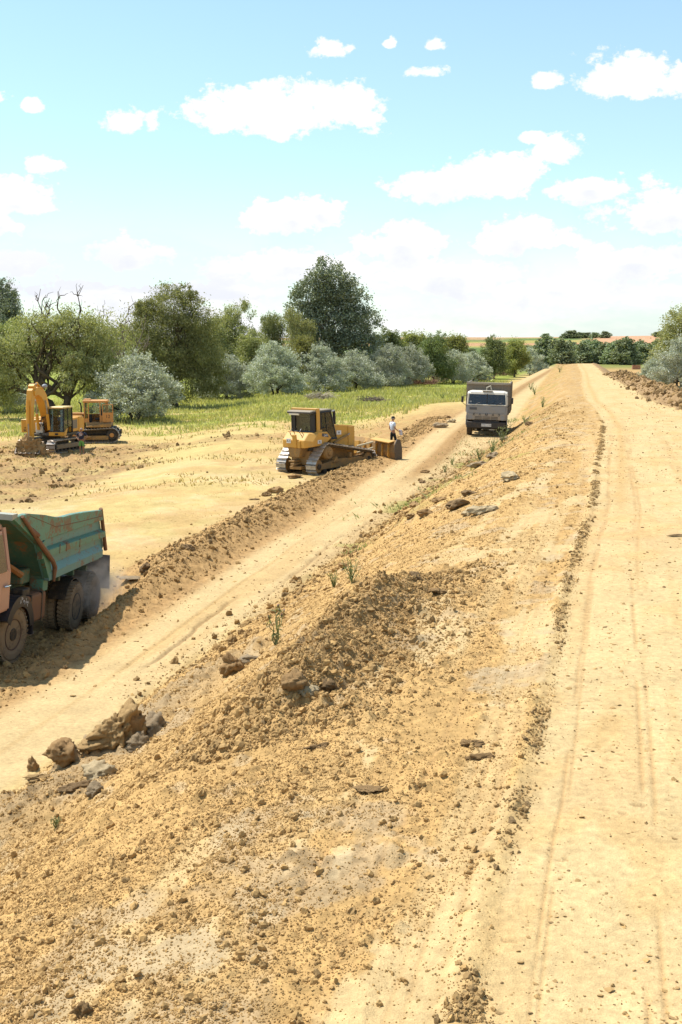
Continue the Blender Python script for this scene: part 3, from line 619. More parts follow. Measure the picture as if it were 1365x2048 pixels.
def clods():
    big = 'big clods on the edge of the bank'
    clod(240, 1478, 1.5, .27, 1, CL_TAN, 'largest upright tan clod on the lower left edge of the bank', 1.0, 5, .5, (1, 1, 1.05), big, up=.45, rough=.5)
    clod(262, 1475, 1.5, .16, 2, CL_BROWN, 'brown face coloured as the shaded right side of the largest tan clod', 1.1, 4, 1.2, (.7, 1, 1.5), big, up=.5)  # brown piece puts the big clod's shaded side into colour
    clod(205, 1495, 1.5, .21, 3, CL_TAN, 'broad cracked clod just left of the largest tan clod', .6, 4, .2, (1.3, 1, .8), big)
    clod(128, 1508, 1.4, .17, 4, CL_BROWN, 'jagged brown clod between the small pointed clod and the broad one', .9, 4, 2.2, (1.2, 1, .9), big)
    clod(68, 1540, 1.3, .10, 5, CL_BROWN, 'small pointed clod at the left end of the row on the bank', 1.2, 4, 1.0, (.9, .9, 1.3), big)
    clod(78, 1560, 1.3, .11, 15, CL_TAN, 'flat tan clod under the small pointed clod', .5, 4, .4, (1.4, .8, .6), big)
    clod(305, 1465, 1.6, .19, 6, CL_GREY, 'knobbly grey clod right of the largest tan clod', .9, 4, .9, (1.1, 1, 1.0), big, rough=.55)
    clod(275, 1495, 1.6, .13, 7, CL_GREY, 'grey knob below the knobbly grey clod', .9, 4, .1, (1.2, 1, .9), big, rough=.5)
    clod(200, 1555, 1.4, .16, 8, CL_PALE, 'pale lumpy clod in the middle of the grey patch', .8, 4, .7, (1.2, 1, 1), big, rough=.55)
    clod(150, 1580, 1.4, .12, 16, CL_DARK, 'dark flat slab under the pale lumpy clod', .5, 4, .7, (1.6, .8, .7), big)
    clod(195, 1585, 1.5, .10, 9, CL_GREY, 'grey pitted clod below the pale lumpy clod', .8, 4, .7, (1, 1, 1), big, rough=.5)
    clod(466, 1338, 2.3, .145, 10, CL_BROWN, 'round brown clod overhanging the haul road below the thistle', 1.0, 4, .3, (1, 1, 1.05), big, up=.4)
    clod(500, 1325, 2.4, .15, 11, CL_GREY, 'low grey clod between the round clod and the thistle', .6, 4, .3, (1.3, 1, .8), big)
    clod(590, 1370, 2.8, .115, 12, CL_BROWN, 'brown clod at the foot of the dark heap, left one', .9, 4, 2.0, (1, 1, 1.1), big)
    clod(660, 1378, 2.9, .075, 13, CL_DARK, 'dark round clod at the foot of the dark heap, right one', .9, 4, 1.0, (1.1, 1, 1), big)
    clod(615, 1385, 2.9, .085, 14, CL_PALE, 'grey white clod between the two clods at the foot of the heap', .6, 4, 1.0, (1.4, 1, .8), big)
    clod(960, 1518, 3.0, .06, 21, CL_BROWN, 'arched slab of soil lying on the shoulder of the upper road', .7, 4, .1, (1.7, .8, .9), None, up=.15, rough=.6)
    clod(940, 1492, 3.0, .05, 22, CL_BROWN, 'dark torn lump above the arched slab on the shoulder', .7, 4, .3, (1.7, 1, .8), None, rough=.7)
    clod(740, 1580, 3.0, .05, 23, CL_BROWN, 'dark crumbly patch of clay on the shoulder left of the arched slab', .4, 4, .3, (2.0, 1.4, .6), None, rough=.7)
    clod(640, 1495, 2.95, .05, 24, CL_BROWN, 'dark wet lump in the loose soil below the heap', .6, 4, .3, (1.7, 1.2, .8), None, rough=.7)
    clod(165, 2030, 2.6, .05, 25, CL_BROWN, 'brown clod at the bottom edge near the left corner', .9, 4, .3, (1, 1, 1.2), None)
    clod(1355, 1073, 3.0, .10, 26, CL_DARK, 'thin dark flake of soil at the right edge of the upper road', .25, 3, .1, (1.6, .5, .5), None)
    clod(875, 1185, 2.9, .09, 27, CL_BROWN, 'brown slab on the shoulder right of the green weeds', .5, 4, .3, (1.5, 1, .8), None)
    fld = 'clods lying on the field beside the soil ridge'
    clod(548, 986, 0, .30, 31, CL_BROWN, 'brown block of soil on the pale field behind the bulldozer', .8, 3, .6, (1.3, 1, .8), fld)
    clod(534, 992, 0, .2, 32, CL_BROWN, 'small block leaning on the brown block behind the bulldozer', .8, 3, .6, (1, 1, .8), fld)
    clod(494, 1022, 0, .17, 33, CL_BROWN, 'single brown clod on the pale field left of the soil ridge', .9, 3, .6, (1, 1, .8), fld)
    clod(510, 1000, 0, .14, 34, CL_DARK, 'dark flat lump on the pale field above the single clod', .4, 3, .6, (1.6, 1, .6), fld)
    clod(375, 1098, 0, .17, 35, CL_DARK, 'dark clod on the left edge of the soil ridge, upper of two', .8, 3, .6, (1.2, 1, .8), fld)
    clod(290, 1139, 0, .17, 36, CL_DARK, 'dark round clod on the left edge of the soil ridge, lower of two', .9, 3, .6, (1, 1, .8), fld)
    clod(265, 1160, 0, .22, 37, CL_GREY, 'row of grey lumps on the ridge near the green dump truck', .4, 3, .3, (1.6, .8, .5), fld)
    clod(590, 955, 0, .32, 38, CL_BROWN, 'pale brown slab just behind the right track of the bulldozer', .5, 3, .9, (1.4, .8, .6), fld)
    clod(612, 947, 0, .22, 39, CL_TAN, 'tan clod beside the right track of the bulldozer', .8, 3, .9, (1, .8, .8), fld)
    foot = 'clods along the foot of the bank near the grey dump truck'
    L = [(850, 945, .30, CL_BROWN, 'tufted brown clod standing at the edge of the haul road'), (845, 966, .26, CL_DARK, 'dark clod below the tufted brown clod'), (862, 958, .16, CL_DARK, 'small dark clod right of the tufted clod'),
         (912, 1015, .42, CL_DARK, 'large dark rooty clod jutting from the middle of the bank'), (938, 990, .28, CL_DARK, 'dark clod above the large rooty clod'), (962, 1025, .34, CL_PALE, 'pale flat slab on the bank right of the rooty clod'),
         (935, 1030, .2, CL_PALE, 'pale round clod left of the pale slab'), (955, 935, .5, CL_GREY, 'pale grey slab at the foot of the bank below the truck'), (985, 915, .42, CL_GREY, 'grey slab above the pale grey slab near the truck'), (940, 926, .3, CL_BROWN, 'brown clod left of the two grey slabs'),
         (878, 1003, .28, CL_BROWN, 'brown clod in the grass patch at the foot of the bank'), (830, 1012, .3, CL_BROWN, 'brown clod at the left end of the foot of the bank'), (850, 1030, .3, CL_BROWN, 'brown clod in the rubble at the foot of the bank, upper'), (822, 1035, .28, CL_TAN, 'tan clod in the rubble at the foot of the bank'), (1010, 880, .4, CL_GREY, 'grey slab beside the front wheel of the grey truck'),
         (1060, 850, .35, CL_DARK, 'dark clod at the crest right of the grey truck'), (1020, 960, .4, CL_PALE, 'long pale slab on the upper bank'), (690, 1135, .22, CL_BROWN, 'brown clod on the edge above the green weeds'), (830, 1155, .16, CL_DARK, 'dark slab on the upper bank above the dark heap'),
         (880, 855, .6, CL_GREY, 'grey heap of slabs left of the grey truck'), (905, 845, .5, CL_PALE, 'pale slab left of the front wheel of the grey truck'), (895, 835, .4, CL_BROWN, 'brown clod behind the slabs left of the grey truck')]
    for i, (px, py, sz, m, lb) in enumerate(L):
        clod(px, py, 1.0, sz * .62, 50 + i, m, lb, .6, 3, i * 1.3, (1.3, .9, .9), foot)
clods()
# ------------------------------------------------------------------ trees and plants
BARK = mat('bark_dark', (.10, .08, .055), .9, spec=.1, var=.35, scale=4, bump=.8); BARK2 = mat('bark_grey', (.20, .165, .125), .9, spec=.1, var=.35, scale=4, bump=.8); TWIG = mat('twig_red', (.20, .115, .08), .9, spec=.1, var=.3)
LEAF = dict(willow=leaf_mat('willow_leaf', (0.22, 0.235, 0.09), (0.4, 0.385, 0.19), .35), dense=leaf_mat('dense_willow_leaf', (0.175, 0.2, 0.075), (0.345, 0.345, 0.155), .3),
            poplar=leaf_mat('poplar_leaf', (0.13, 0.16, 0.085), (0.25, 0.265, 0.16), .25, .14), silver=leaf_mat('silver_leaf', (0.31, 0.33, 0.245), (0.5, 0.505, 0.4), .2, .10),
            green=leaf_mat('green_leaf', (0.12, 0.155, 0.06), (0.25, 0.275, 0.12), .3), belt=leaf_mat('belt_leaf', (.17, .21, .11), (.31, .34, .20), .25), yellow=leaf_mat('olive_leaf', (0.19, 0.2, 0.06), (0.33, 0.32, 0.12), .4))
def leaves(P, out, n, spread, ll, lw, rng, droop=0.0, up=0.0):
    """n leaf faces round every clump centre in P"""
    k = len(P); N = k * n
    C = np.repeat(P, n, 0) + rng.normal(size=(N, 3)) * np.repeat(spread[:, None], n, 0) * np.array([1, 1, .85])
    d = rng.normal(size=(N, 3)) * .8 + np.repeat(out, n, 0) * .7 + np.array([0, 0, up - droop])
    d /= np.linalg.norm(d, axis=1)[:, None] + 1e-6
    w = np.cross(d, rng.normal(size=(N, 3))); w /= np.linalg.norm(w, axis=1)[:, None] + 1e-6
    L = ll * rng.uniform(.6, 1.3, (N, 1)); W = lw * rng.uniform(.6, 1.3, (N, 1))
    V = np.stack([C - d * L / 2, C + w * W / 2 - d * L * .05, C + d * L / 2, C - w * W / 2 - d * L * .05], 1).reshape(-1, 3)
    return V
def leaf_mesh(name, V):
    n = len(V) // 4; me = bpy.data.meshes.new(name); me.vertices.add(len(V)); me.vertices.foreach_set('co', V.astype(np.float32).ravel())
    me.loops.add(n * 4); me.loops.foreach_set('vertex_index', np.arange(n * 4, dtype=np.int32)); me.polygons.add(n); me.polygons.foreach_set('loop_start', np.arange(0, n * 4, 4, dtype=np.int32)); me.update(calc_edges=True); return me
def crooked(p0, p1, rng, n=6, amp=.08):
    p0 = np.array(p0, float); p1 = np.array(p1, float); L = np.linalg.norm(p1 - p0); pts = []
    for i in range(n + 1):
        t = i / n; q = p0 + (p1 - p0) * t; q = q + rng.normal(size=3) * L * amp * math.sin(math.pi * t) + np.array([0, 0, L * .08 * math.sin(math.pi * t)]); pts.append(q)
    return pts
def make_tree(seed, lobes, clumps, per, ll, lw, base_r, trunks=((0, 0),), droop=.3, up=0.0, shell=.55, spread=.16, fork=.25, limbs=14, bare=0, branchlets=40, gap=0.0):
    """lobes: (x,y,z,rx,ry,rz) in metres for the full-size tree"""
    rng = np.random.default_rng(seed); lob = np.array(lobes, float); vol = (lob[:, 3] * lob[:, 4] * lob[:, 5]) ** .67
    idx = rng.choice(len(lob), clumps, p=vol / vol.sum()); d = rng.normal(size=(clumps, 3)); d /= np.linalg.norm(d, axis=1)[:, None]
    rr = (shell + (1 - shell) * rng.random(clumps)) ** .8; wob = 1 + .22 * np.sin(d[:, 0] * 5 + idx) * np.sin(d[:, 1] * 4 + 2 * idx) + .16 * np.sin(d[:, 2] * 7 + idx * 3) + .10 * rng.normal(size=clumps)
    P = lob[idx, :3] + d * lob[idx, 3:] * (rr * wob)[:, None]
    keep = P[:, 2] > .15
    if gap:
        g = np.sin(P[:, 0] * 1.7 + seed) * np.sin(P[:, 1] * 1.9) + np.sin(P[:, 2] * 2.1 + seed * 2); keep &= g > -1.6 + gap
    P = P[keep]; d = d[keep]; sp = lob[idx[keep], 3] * spread * rng.uniform(.6, 1.3, len(P))
    V = leaves(P, d, per, sp, ll, lw, rng, droop, up)
    V[:, 2] = np.maximum(V[:, 2], .03)
    crown = leaf_mesh('crown', V)
    mb = MB(); top = []
    for j, (lx, ly) in enumerate(trunks):
        sub = [l for l in lobes if True]; H = max(l[2] for l in lobes)
        f = np.array([lx * .5, ly * .5, H * fork]); br = base_r * (1 if j == 0 else .75)
        b0 = np.array([.25 * lx * .3 + .4 * (j - (len(trunks) - 1) / 2), 0, -.3])
        pts = crooked(b0, f + np.array([lx * .3, ly * .3, 0]), rng, 5, .05); mb.tube(pts, list(np.linspace(br * 1.15, br * .75, 6)), 9); top.append((pts[-1], br * .7))
    for i in range(limbs):
        l = lob[i % len(lob)]; t0, br = top[i % len(top)]
        e = l[:3] + rng.normal(size=3) * l[3:] * .35 if i >= len(lob) else l[:3]
        r0 = br * rng.uniform(.45, .75); pts = crooked(t0 - np.array([0, 0, .1 * i % .5]), e, rng, 6, .07); mb.tube(pts, list(np.linspace(r0, r0 * .25, 7)), 6)
        for q in range(3):
            a = pts[2 + q]; e2 = P[rng.integers(len(P))]
            if np.linalg.norm(e2 - a) < l[3] * 1.6: p2 = crooked(a, e2, rng, 4, .08); mb.tube(p2, list(np.linspace(r0 * .35, .015, 5)), 4)
    for i in range(bare):
        t0 = np.array(top[i % len(top)][0]); a = rng.uniform(0, 6.28); H = max(l[2] + l[5] for l in lobes)
        e = np.array([math.cos(a) * H * .16 + t0[0], math.sin(a) * H * .16, H * rng.uniform(.98, 1.2)]); pts = crooked(t0, e, rng, 8, .05); r0 = base_r * .3
        mb.tube(pts, list(np.linspace(r0, .025, 9)), 5)
        for q in range(7):
            k = rng.integers(4, 8); a0 = pts[k]; e2 = a0 + rng.normal(size=3) * H * .05 + np.array([0, 0, H * .07]); mb.tube(crooked(a0, e2, rng, 4, .1), list(np.linspace(.05, .012, 5)), 4)
    return crown, mb.mesh('trunk', True)
def tree_at(name, meshes, leafm, barkm, X, Y, label, scale=(1, 1, 1), rot=0.0, group=None, cat='tree'):
    o = thing(name, label, cat, (X, Y, gz(X, Y) if Y < 330 else float(large_height(np.array([X]), np.array([Y]))[0])), (0, 0, rot), group); o.scale = scale
    cr, tr = meshes
    a = bpy.data.objects.new('crown', cr); b = bpy.data.objects.new('trunk', tr)
    for q, m in ((a, leafm), (b, barkm)):
        COL.objects.link(q); q.parent = o
        if not q.data.materials: q.data.materials.append(m)
    return o
def ring_lobes(rng, n, R, z, r, zj=.6):
    return [(R * math.cos(6.28 * i / n + rng.random()), R * math.sin(6.28 * i / n + rng.random()), z + rng.normal() * zj, r * rng.uniform(.8, 1.2), r * rng.uniform(.8, 1.2), r * rng.uniform(.75, 1.1)) for i in range(n)]
rg = np.random.default_rng(77)
T = {}
# open willow with splayed trunks (left), ~11 m
T['willow'] = make_tree(1, [(-4.6, 0, 5.2, 2.5, 2.4, 2.2), (-2.2, 1, 8.0, 2.4, 2.4, 2.2), (1.2, 0, 8.6, 2.5, 2.4, 2.3), (4.0, .5, 7.6, 2.4, 2.4, 2.4), (4.4, -.5, 4.6, 2.2, 2.2, 2.4), (.3, 2, 6.0, 2.6, 2.5, 2.4), (-6.0, 1, 2.9, 2.2, 2, 1.7), (2.2, -2, 4.6, 1.6, 1.6, 1.8), (-5.5, -1, 6.8, 1.8, 2, 1.8)], 680, 72, .30, .095, .55, ((-2.0, -.4), (1.4, -.3)), .9, 0, .4, .17, .26, 22, 7, gap=.25)
# tall dense willow ~14.4 m
T['dense'] = make_tree(2, [(0, 0, 11.6, 2.9, 2.8, 2.7), (-2.2, 0, 9.0, 2.9, 2.9, 2.8), (2.4, 0, 9.2, 2.9, 2.8, 2.8), (3.0, .5, 6.0, 2.9, 2.8, 3.2), (-1.6, -.6, 5.6, 3.0, 2.8, 3.2), (.6, 0, 3.4, 3.4, 3, 3.2), (1.2, 0, 13.0, 1.3, 1.2, 1.2), (-3.4, 0, 11.0, 1.3, 1.3, 1.3), (4.4, 0, 3.6, 1.8, 1.8, 2.4)], 760, 72, .32, .10, .5, ((0, 0),), .9, 0, .5, .165, .25, 16)
# big poplar ~19 m
T['poplar'] = make_tree(3, [(0, 0, 15.6, 3.2, 3.0, 3.2), (-3.0, 0, 13.4, 3.2, 3, 3.2), (2.6, 0, 12.8, 3.4, 3.2, 3.4), (-4.0, 0, 9.6, 3.2, 3, 3.4), (4.6, 0, 9.0, 3.2, 3.2, 3.4), (0, 0, 9.6, 4.4, 4, 4.2), (6.0, 0, 5.8, 2.6, 2.6, 2.6), (-2.8, 0, 5.4, 3.6, 3.2, 3.4), (2.6, 0, 5.4, 3.8, 3.4, 3.6), (-1.6, 0, 17.2, 1.8, 1.7, 1.7)], 900, 62, .33, .23, .5, ((0, 0),), .2, 0, .5, .14, .3, 18, gap=.35)
# silver bushes ~7 m
for i in range(3):
    r_ = np.random.default_rng(40 + i)
    lob = [(0, 0, 3.6, 2.6, 2.4, 2.8)] + ring_lobes(r_, 8, 2.9, 1.9, 1.5, .7) + ring_lobes(r_, 6, 2.0, 4.3, 1.2, .7) + ring_lobes(r_, 4, .9, 5.6, .95, .5)
    T['silver%d' % i] = make_tree(50 + i, lob, 520, 72, .24, .085, .16, ((-.6, 0), (.5, .2)), .0, .5, .6, .15, .18, 12)
# rounder green trees ~8 m, olive feathery ones ~10 m
for i in range(2):
    r_ = np.random.default_rng(60 + i)
    lob = [(0, 0, 5.0, 2.3, 2.2, 2.8)] + ring_lobes(r_, 5, 1.8, 3.0, 1.7, .6) + ring_lobes(r_, 3, .9, 6.6, 1.3, .4)
    T['green%d' % i] = make_tree(70 + i, lob, 420, 60, .28, .15, .2, ((0, 0),), .2, .1, .5, .18, .2, 10)
    lob = [(0, 0, 6.0, 2.5, 2.4, 2.8)] + ring_lobes(r_, 5, 2.0, 4.2, 2.0, .8) + ring_lobes(r_, 4, 1.5, 7.8, 1.5, .7)
    T['olive%d' % i] = make_tree(80 + i, lob, 430, 64, .31, .105, .25, ((0, 0),), .6, .2, .5, .2, .25, 10)
    lob = ring_lobes(r_, 5, 1.8, 1.9, 1.9, .5) + [(0, 0, 4.4, 2.3, 2.3, 2.2)] + ring_lobes(r_, 3, 1.0, 6.0, 1.3, .4)
    T['far%d' % i] = make_tree(90 + i, lob, 340, 16, .66, .36, .2, ((0, 0),), .2, .1, .6, .16, .2, 6)
def bare_tree(seed, H):
    rng = np.random.default_rng(seed); mb = MB(); pts = crooked((0, 0, -.3), (.4, 0, H * .5), rng, 6, .04); mb.tube(pts, list(np.linspace(.26, .16, 7)), 7)
    for i in range(9):
        a = rng.uniform(0, 6.28); s = pts[rng.integers(2, 7)]; e = s + np.array([math.cos(a) * H * .2, math.sin(a) * H * .12, H * rng.uniform(.25, .52)]); p = crooked(s, e, rng, 7, .06); mb.tube(p, list(np.linspace(.12, .025, 8)), 5)
        for q in range(7):
            s2 = p[rng.integers(2, 8)]; e2 = s2 + rng.normal(size=3) * H * .05 + np.array([0, 0, H * .09]); mb.tube(crooked(s2, e2, rng, 4, .1), list(np.linspace(.05, .012, 5)), 4)
    return mb.mesh('branches', True)
def X_at(px, Y): return (px - 682.5) / FPX * Y
def plant_trees():
    W, D_, S, G, O, Pp = LEAF['willow'], LEAF['dense'], LEAF['silver'], LEAF['green'], LEAF['yellow'], LEAF['poplar']
    tree_at('willow_tree', T['willow'], W, BARK, X_at(118, 116), 116, 'old spreading willow with bare top branches behind the excavator', (1.0, 1.0, 1.0), .0)
    tree_at('willow_tree', T['dense'], D_, BARK, X_at(352, 140), 140, 'tall dense dark willow behind the silver bush', (1.0, 1.0, 1.0), .3)
    tree_at('poplar_tree', T['poplar'], Pp, BARK2, X_at(662, 188), 188, 'tallest round crowned grey green poplar above the silver bushes', (1.0, 1.0, 1.03), .2)
    tree_at('broadleaf_tree', T['poplar'], Pp, BARK2, X_at(15, 200), 200, 'dark round treetop at the far left above the willow', (.72, .72, .93), 2.2)
    B = [('silver0', S, BARK, 272, 113, (1.12, 1.12, .92), .4, 'silver_bush', 'nearest big silver bush between the yellow tractor and the willow', 'bush'),
         ('silver1', S, BARK, 455, 160, (.95, .95, .9), 1.4, 'silver_bush', 'silver bush right beside the tall dense willow', 'bush'),
         ('silver2', S, BARK, 552, 157, (1.12, 1.1, 1.06), 2.4, 'silver_bush', 'tallest silver bush in the row, left of the poplar', 'bush'),
         ('silver0', S, BARK, 645, 166, (1.0, 1.0, .92), 3.4, 'silver_bush', 'silver bush below the left half of the poplar', 'bush'),
         ('silver1', S, BARK, 712, 172, (.9, .9, .85), 4.4, 'silver_bush', 'silver bush below the right half of the poplar', 'bush'),
         ('silver2', S, BARK, 775, 182, (.95, .95, 1.0), 5.4, 'silver_bush', 'grey silver bush right of the poplar', 'bush'),
         ('silver0', S, BARK, 820, 190, (.9, .9, .92), .9, 'silver_bush', 'silver bush left of the dark green round tree', 'bush'),
         ('silver1', S, BARK, 905, 205, (.9, .9, .85), 1.9, 'silver_bush', 'silver bush right of the dark green round tree', 'bush'),
         ('silver2', S, BARK, 942, 212, (.9, .9, .8), 2.9, 'silver_bush', 'silver bush just above the grey truck', 'bush'),
         ('silver0', S, BARK, 1058, 262, (.9, .9, .85), 3.9, 'silver_bush', 'last silver bush at the right end of the left row', 'bush'),
         ('silver1', S, BARK, -20, 128, (1.1, 1.1, 1.0), 4.9, 'silver_bush', 'grey bush at the left edge under the willow', 'bush'),
         ('silver2', S, BARK, 1303, 150, (.5, .5, .55), 5.9, 'silver_bush', 'small silver bush left of the tall tree at the right edge', 'bush'),
         ('silver0', S, BARK, 1352, 140, (.85, .85, .85), 1.1, 'silver_bush', 'pale silver bush at the right edge below the tall tree', 'bush'),
         ('olive0', W, BARK, 1362, 152, (1.15, 1.15, .98), 2.0, 'willow_tree', 'tall olive willow at the right edge of the picture', 'tree'),
         ('olive1', D_, BARK, 1345, 185, (.85, .85, .72), 3.0, 'willow_tree', 'lower olive tree behind the silver bushes at the right edge', 'tree'),
         ('olive0', D_, BARK, 462, 182, (1.0, 1.0, 1.38), 4.0, 'willow_tree', 'dark feathery treetop right of the tall dense willow', 'tree'),
         ('olive1', O, BARK, 415, 168, (1.0, 1.0, 1.15), 5.0, 'willow_tree', 'olive tree showing between the dense willow and the dark treetop', 'tree'),
         ('olive0', O, BARK, 505, 178, (.95, .95, 1.0), 6.0, 'willow_tree', 'low olive tree above the silver bushes, right of the dark treetop', 'tree'),
         ('olive1', O, BARK, 547, 186, (.62, .62, 1.25), .5, 'willow_tree', 'narrow pointed olive tree left of the poplar', 'tree'),
         ('olive0', O, BARK, 600, 176, (.8, .8, 1.15), 1.5, 'willow_tree', 'bright olive tree touching the left side of the poplar', 'tree'),
         ('green0', O, BARK, 608, 168, (.75, .75, .95), 2.5, 'willow_tree', 'round olive green bush at the foot of the poplar', 'tree'),
         ('green1', G, BARK, 775, 205, (1.15, 1.15, 1.1), 3.5, 'broadleaf_tree', 'mid green tree touching the right side of the poplar', 'tree'),
         ('green0', G, BARK, 830, 212, (1.15, 1.15, 1.08), 4.5, 'broadleaf_tree', 'green treetop between the poplar and the dark round tree', 'tree'),
         ('green1', G, BARK, 866, 200, (.95, .95, 1.02), 5.5, 'broadleaf_tree', 'dark green round tree left of the grey truck', 'tree'),
         ('green0', Pp, BARK, 905, 235, (1.1, 1.1, 1.05), .3, 'broadleaf_tree', 'grey green tree behind the silver bushes left of the truck', 'tree'),
         ('green1', G, BARK, 987, 232, (.95, .95, .98), 1.3, 'broadleaf_tree', 'dark green tree above the cab of the grey truck', 'tree'),
         ('green0', G, BARK, 1028, 246, (.95, .95, .95), 2.3, 'broadleaf_tree', 'green tree second from the right end of the left row', 'tree'),
         ('olive1', W, BARK, 5, 150, (1.1, 1.1, 1.1), 3.3, 'willow_tree', 'pale willow crown at the left edge behind the old willow', 'tree'),
         ('olive0', W, BARK, 215, 158, (1.0, 1.0, 1.0), 4.3, 'willow_tree', 'olive tree behind the dead tree and the silver bush', 'tree'),
         ('olive1', D_, BARK, 285, 172, (1.0, 1.0, 1.05), 5.3, 'willow_tree', 'dark olive tree just left of the tall dense willow', 'tree')]
    for (k, lm, bm_, px, Y, sc, rot, nm, lb, cat) in B:
        tree_at(nm, T[k], lm, bm_, X_at(px, Y), Y, lb, sc, rot, 'trees and bushes along the edge of the field', cat)
    for px, Y, H, sd, lb in ((243, 132, 12.5, 5, 'dead bare tree between the old willow and the dense willow'), (222, 128, 10.0, 6, 'thin dead tree left of the tall dead tree')):
        X = X_at(px, Y); o = link('dead_tree', bare_tree(sd, H), BARK2); o.location = (X, Y, gz(X, Y)); tag(o, lb, 'tree', 'dead trees')
    # distant wood across the river plain
    r_ = random.Random(8)
    for i in range(30):
        px = 1075 + i * 9.5 + r_.uniform(-4, 4); Y = r_.uniform(330, 440); sc = r_.uniform(.8, 1.15)
        if px > 1290: Y = r_.uniform(380, 470)
        tree_at('distant_tree', T['far%d' % (i % 2)], LEAF['belt'], BARK, X_at(px, Y), Y, 'distant grey green tree in the belt of trees behind the road', (sc * 1.25, sc * 1.25, sc * 1.05), r_.uniform(0, 6), 'belt of distant trees')
    for i in range(26):
        px = 900 + i * 22 + r_.uniform(-6, 6); Y = r_.uniform(520, 640); sc = r_.uniform(.8, 1.1)
        tree_at('distant_tree', T['far%d' % (i % 2)], LEAF['belt'], BARK, X_at(px, Y), Y, 'distant tree in the second belt below the hills', (sc * 1.4, sc * 1.4, sc * .95), r_.uniform(0, 6), 'second belt of distant trees')
    for px, Y, sc, lb in ((1088, 1900, 1.6, 'lone dark tree on the skyline left of the long clump'), (1124, 1900, 1.5, 'small lone tree on the skyline beside the long clump'), (1138, 1900, 2.4, 'highest tree of the long clump on the skyline'), (1150, 1920, 1.8, 'second tree from the left in the long clump on the skyline'), (1160, 1920, 1.7, 'third tree from the left in the long clump on the skyline'), (1170, 1920, 1.7, 'fourth tree from the left in the long clump on the skyline'), (1185, 1900, 1.7, 'tree at the right of the long clump on the skyline'), (1205, 1880, 2.0, 'round tree at the right end of the clump on the skyline'), (1308, 1900, 1.6, 'small tree on the red skyline field, left one of two'), (1320, 1900, 1.9, 'small tree on the red skyline field, right one of two')):
        tree_at('hill_tree', T['far0'], LEAF['dense'], BARK, X_at(px, Y), Y, lb, (sc * 1.5, sc * 1.5, sc * .75), px, 'trees on the skyline')
plant_trees()

# grass on the field: blades as one mass
def blades(name, X, Y, H, W, lean, matl, seed, label, seg=1):
    rng = np.random.default_rng(seed); n = len(X); Z = ground(X, Y) - .03; a = rng.uniform(0, 6.28, n); b = rng.uniform(0, 6.28, n); l = np.abs(rng.normal(0, lean, n)) * H
    wx = np.cos(a) * W / 2; wy = np.sin(a) * W / 2
    V = np.empty((n, 4, 3)); V[:, 0] = np.stack([X - wx, Y - wy, Z], 1); V[:, 1] = np.stack([X + wx, Y + wy, Z], 1)
    mx, my = np.cos(b) * l * .4, np.sin(b) * l * .4
    V[:, 2] = np.stack([X + wx * .8 + mx, Y + wy * .8 + my, Z + H * .55], 1); V[:, 3] = np.stack([X + mx * 2.5, Y + my * 2.5, Z + H], 1)
    V[:, [2, 3]] = V[:, [2, 3]]
    o = link(name, leaf_mesh(name, V.reshape(-1, 3)), matl); o['kind'] = 'stuff'; o['label'] = label; return o
GR = leaf_mat('grass_blade', (0.26, 0.245, 0.075), (0.47, 0.41, 0.2), .4, .03); GR2 = leaf_mat('dry_grass', (.36, .27, .11), (.48, .37, .17), .3, .04); GR3 = leaf_mat('weed_green', (0.13, 0.17, 0.055), (0.27, 0.3, 0.12), .35, .05)
def grass():
    rng = np.random.default_rng(12)
    n = 120000; Y = 88 + 130 * rng.random(n) ** 1.25; X = rng.uniform(-.33, .17, n) * Y
    nb = fbm(X * .35, Y * .35, 4, 11); k = (sst(Y + 14 * nb, 88, 112) > rng.random(n)) & (X < laneL(Y) - 4) & (fbm(X * .12, Y * .12, 3, 401) + .25 * rng.normal(size=n) > -.25)
    X, Y = X[k], Y[k]; blades('field_grass', X, Y, rng.uniform(.12, .5, len(X)) * (1 + .7 * fbm(X * .2, Y * .2, 2, 402)),   .07 + .0004 * Y, .45, GR, 1, 'tall green grass along the edge of the field')
    n = 30000; Y = 52 + 110 * rng.random(n); X = rng.uniform(-.32, .12, n) * Y; k = (fbm(X * .3, Y * .3, 3, 403) > .02) & (X < laneL(Y) - 4); X, Y = X[k], Y[k]
    blades('dry_grass', X, Y, rng.uniform(.05, .22, len(X)), .07, .8, GR2, 2, 'dry yellow grass lying on the field')
    n = 14000; r = 9 + 60 * rng.random(n); Y = 60 + 160 * rng.random(n); X = roadR(Y) + r; k = fbm(X * .2, Y * .2, 3, 404) > -.05; k &= r > 12; X, Y = X[k], Y[k]
    blades('verge_grass', X, Y, rng.uniform(.3, .8, len(X)), .14, .3, GR, 3, 'green grass under the bushes on the right')
    n = 14000; Y = 33 + 52 * rng.random(n); X = roadL(Y) + toeS(Y) + rng.normal(.9, 1.1, n); k = fbm(X * .45, Y * .45, 3, 405) > .28; X, Y = X[k], Y[k]
    blades('bank_grass', X, Y, rng.uniform(.05, .22, len(X)), .035, .6, GR3, 4, 'thin green grass at the foot of the bank')
    n = 9000; Y = 20 + 32 * rng.random(n); X = rng.uniform(-.28, .05, n) * Y; k = (fbm(X * .4, Y * .4, 3, 406) > .2) & (X < laneL(Y) - 2.8); X, Y = X[k], Y[k]
    blades('stubble', X, Y, rng.uniform(.02, .10, len(X)), .02, .9, GR2, 5, 'dry stubble on the pale field')
grass()

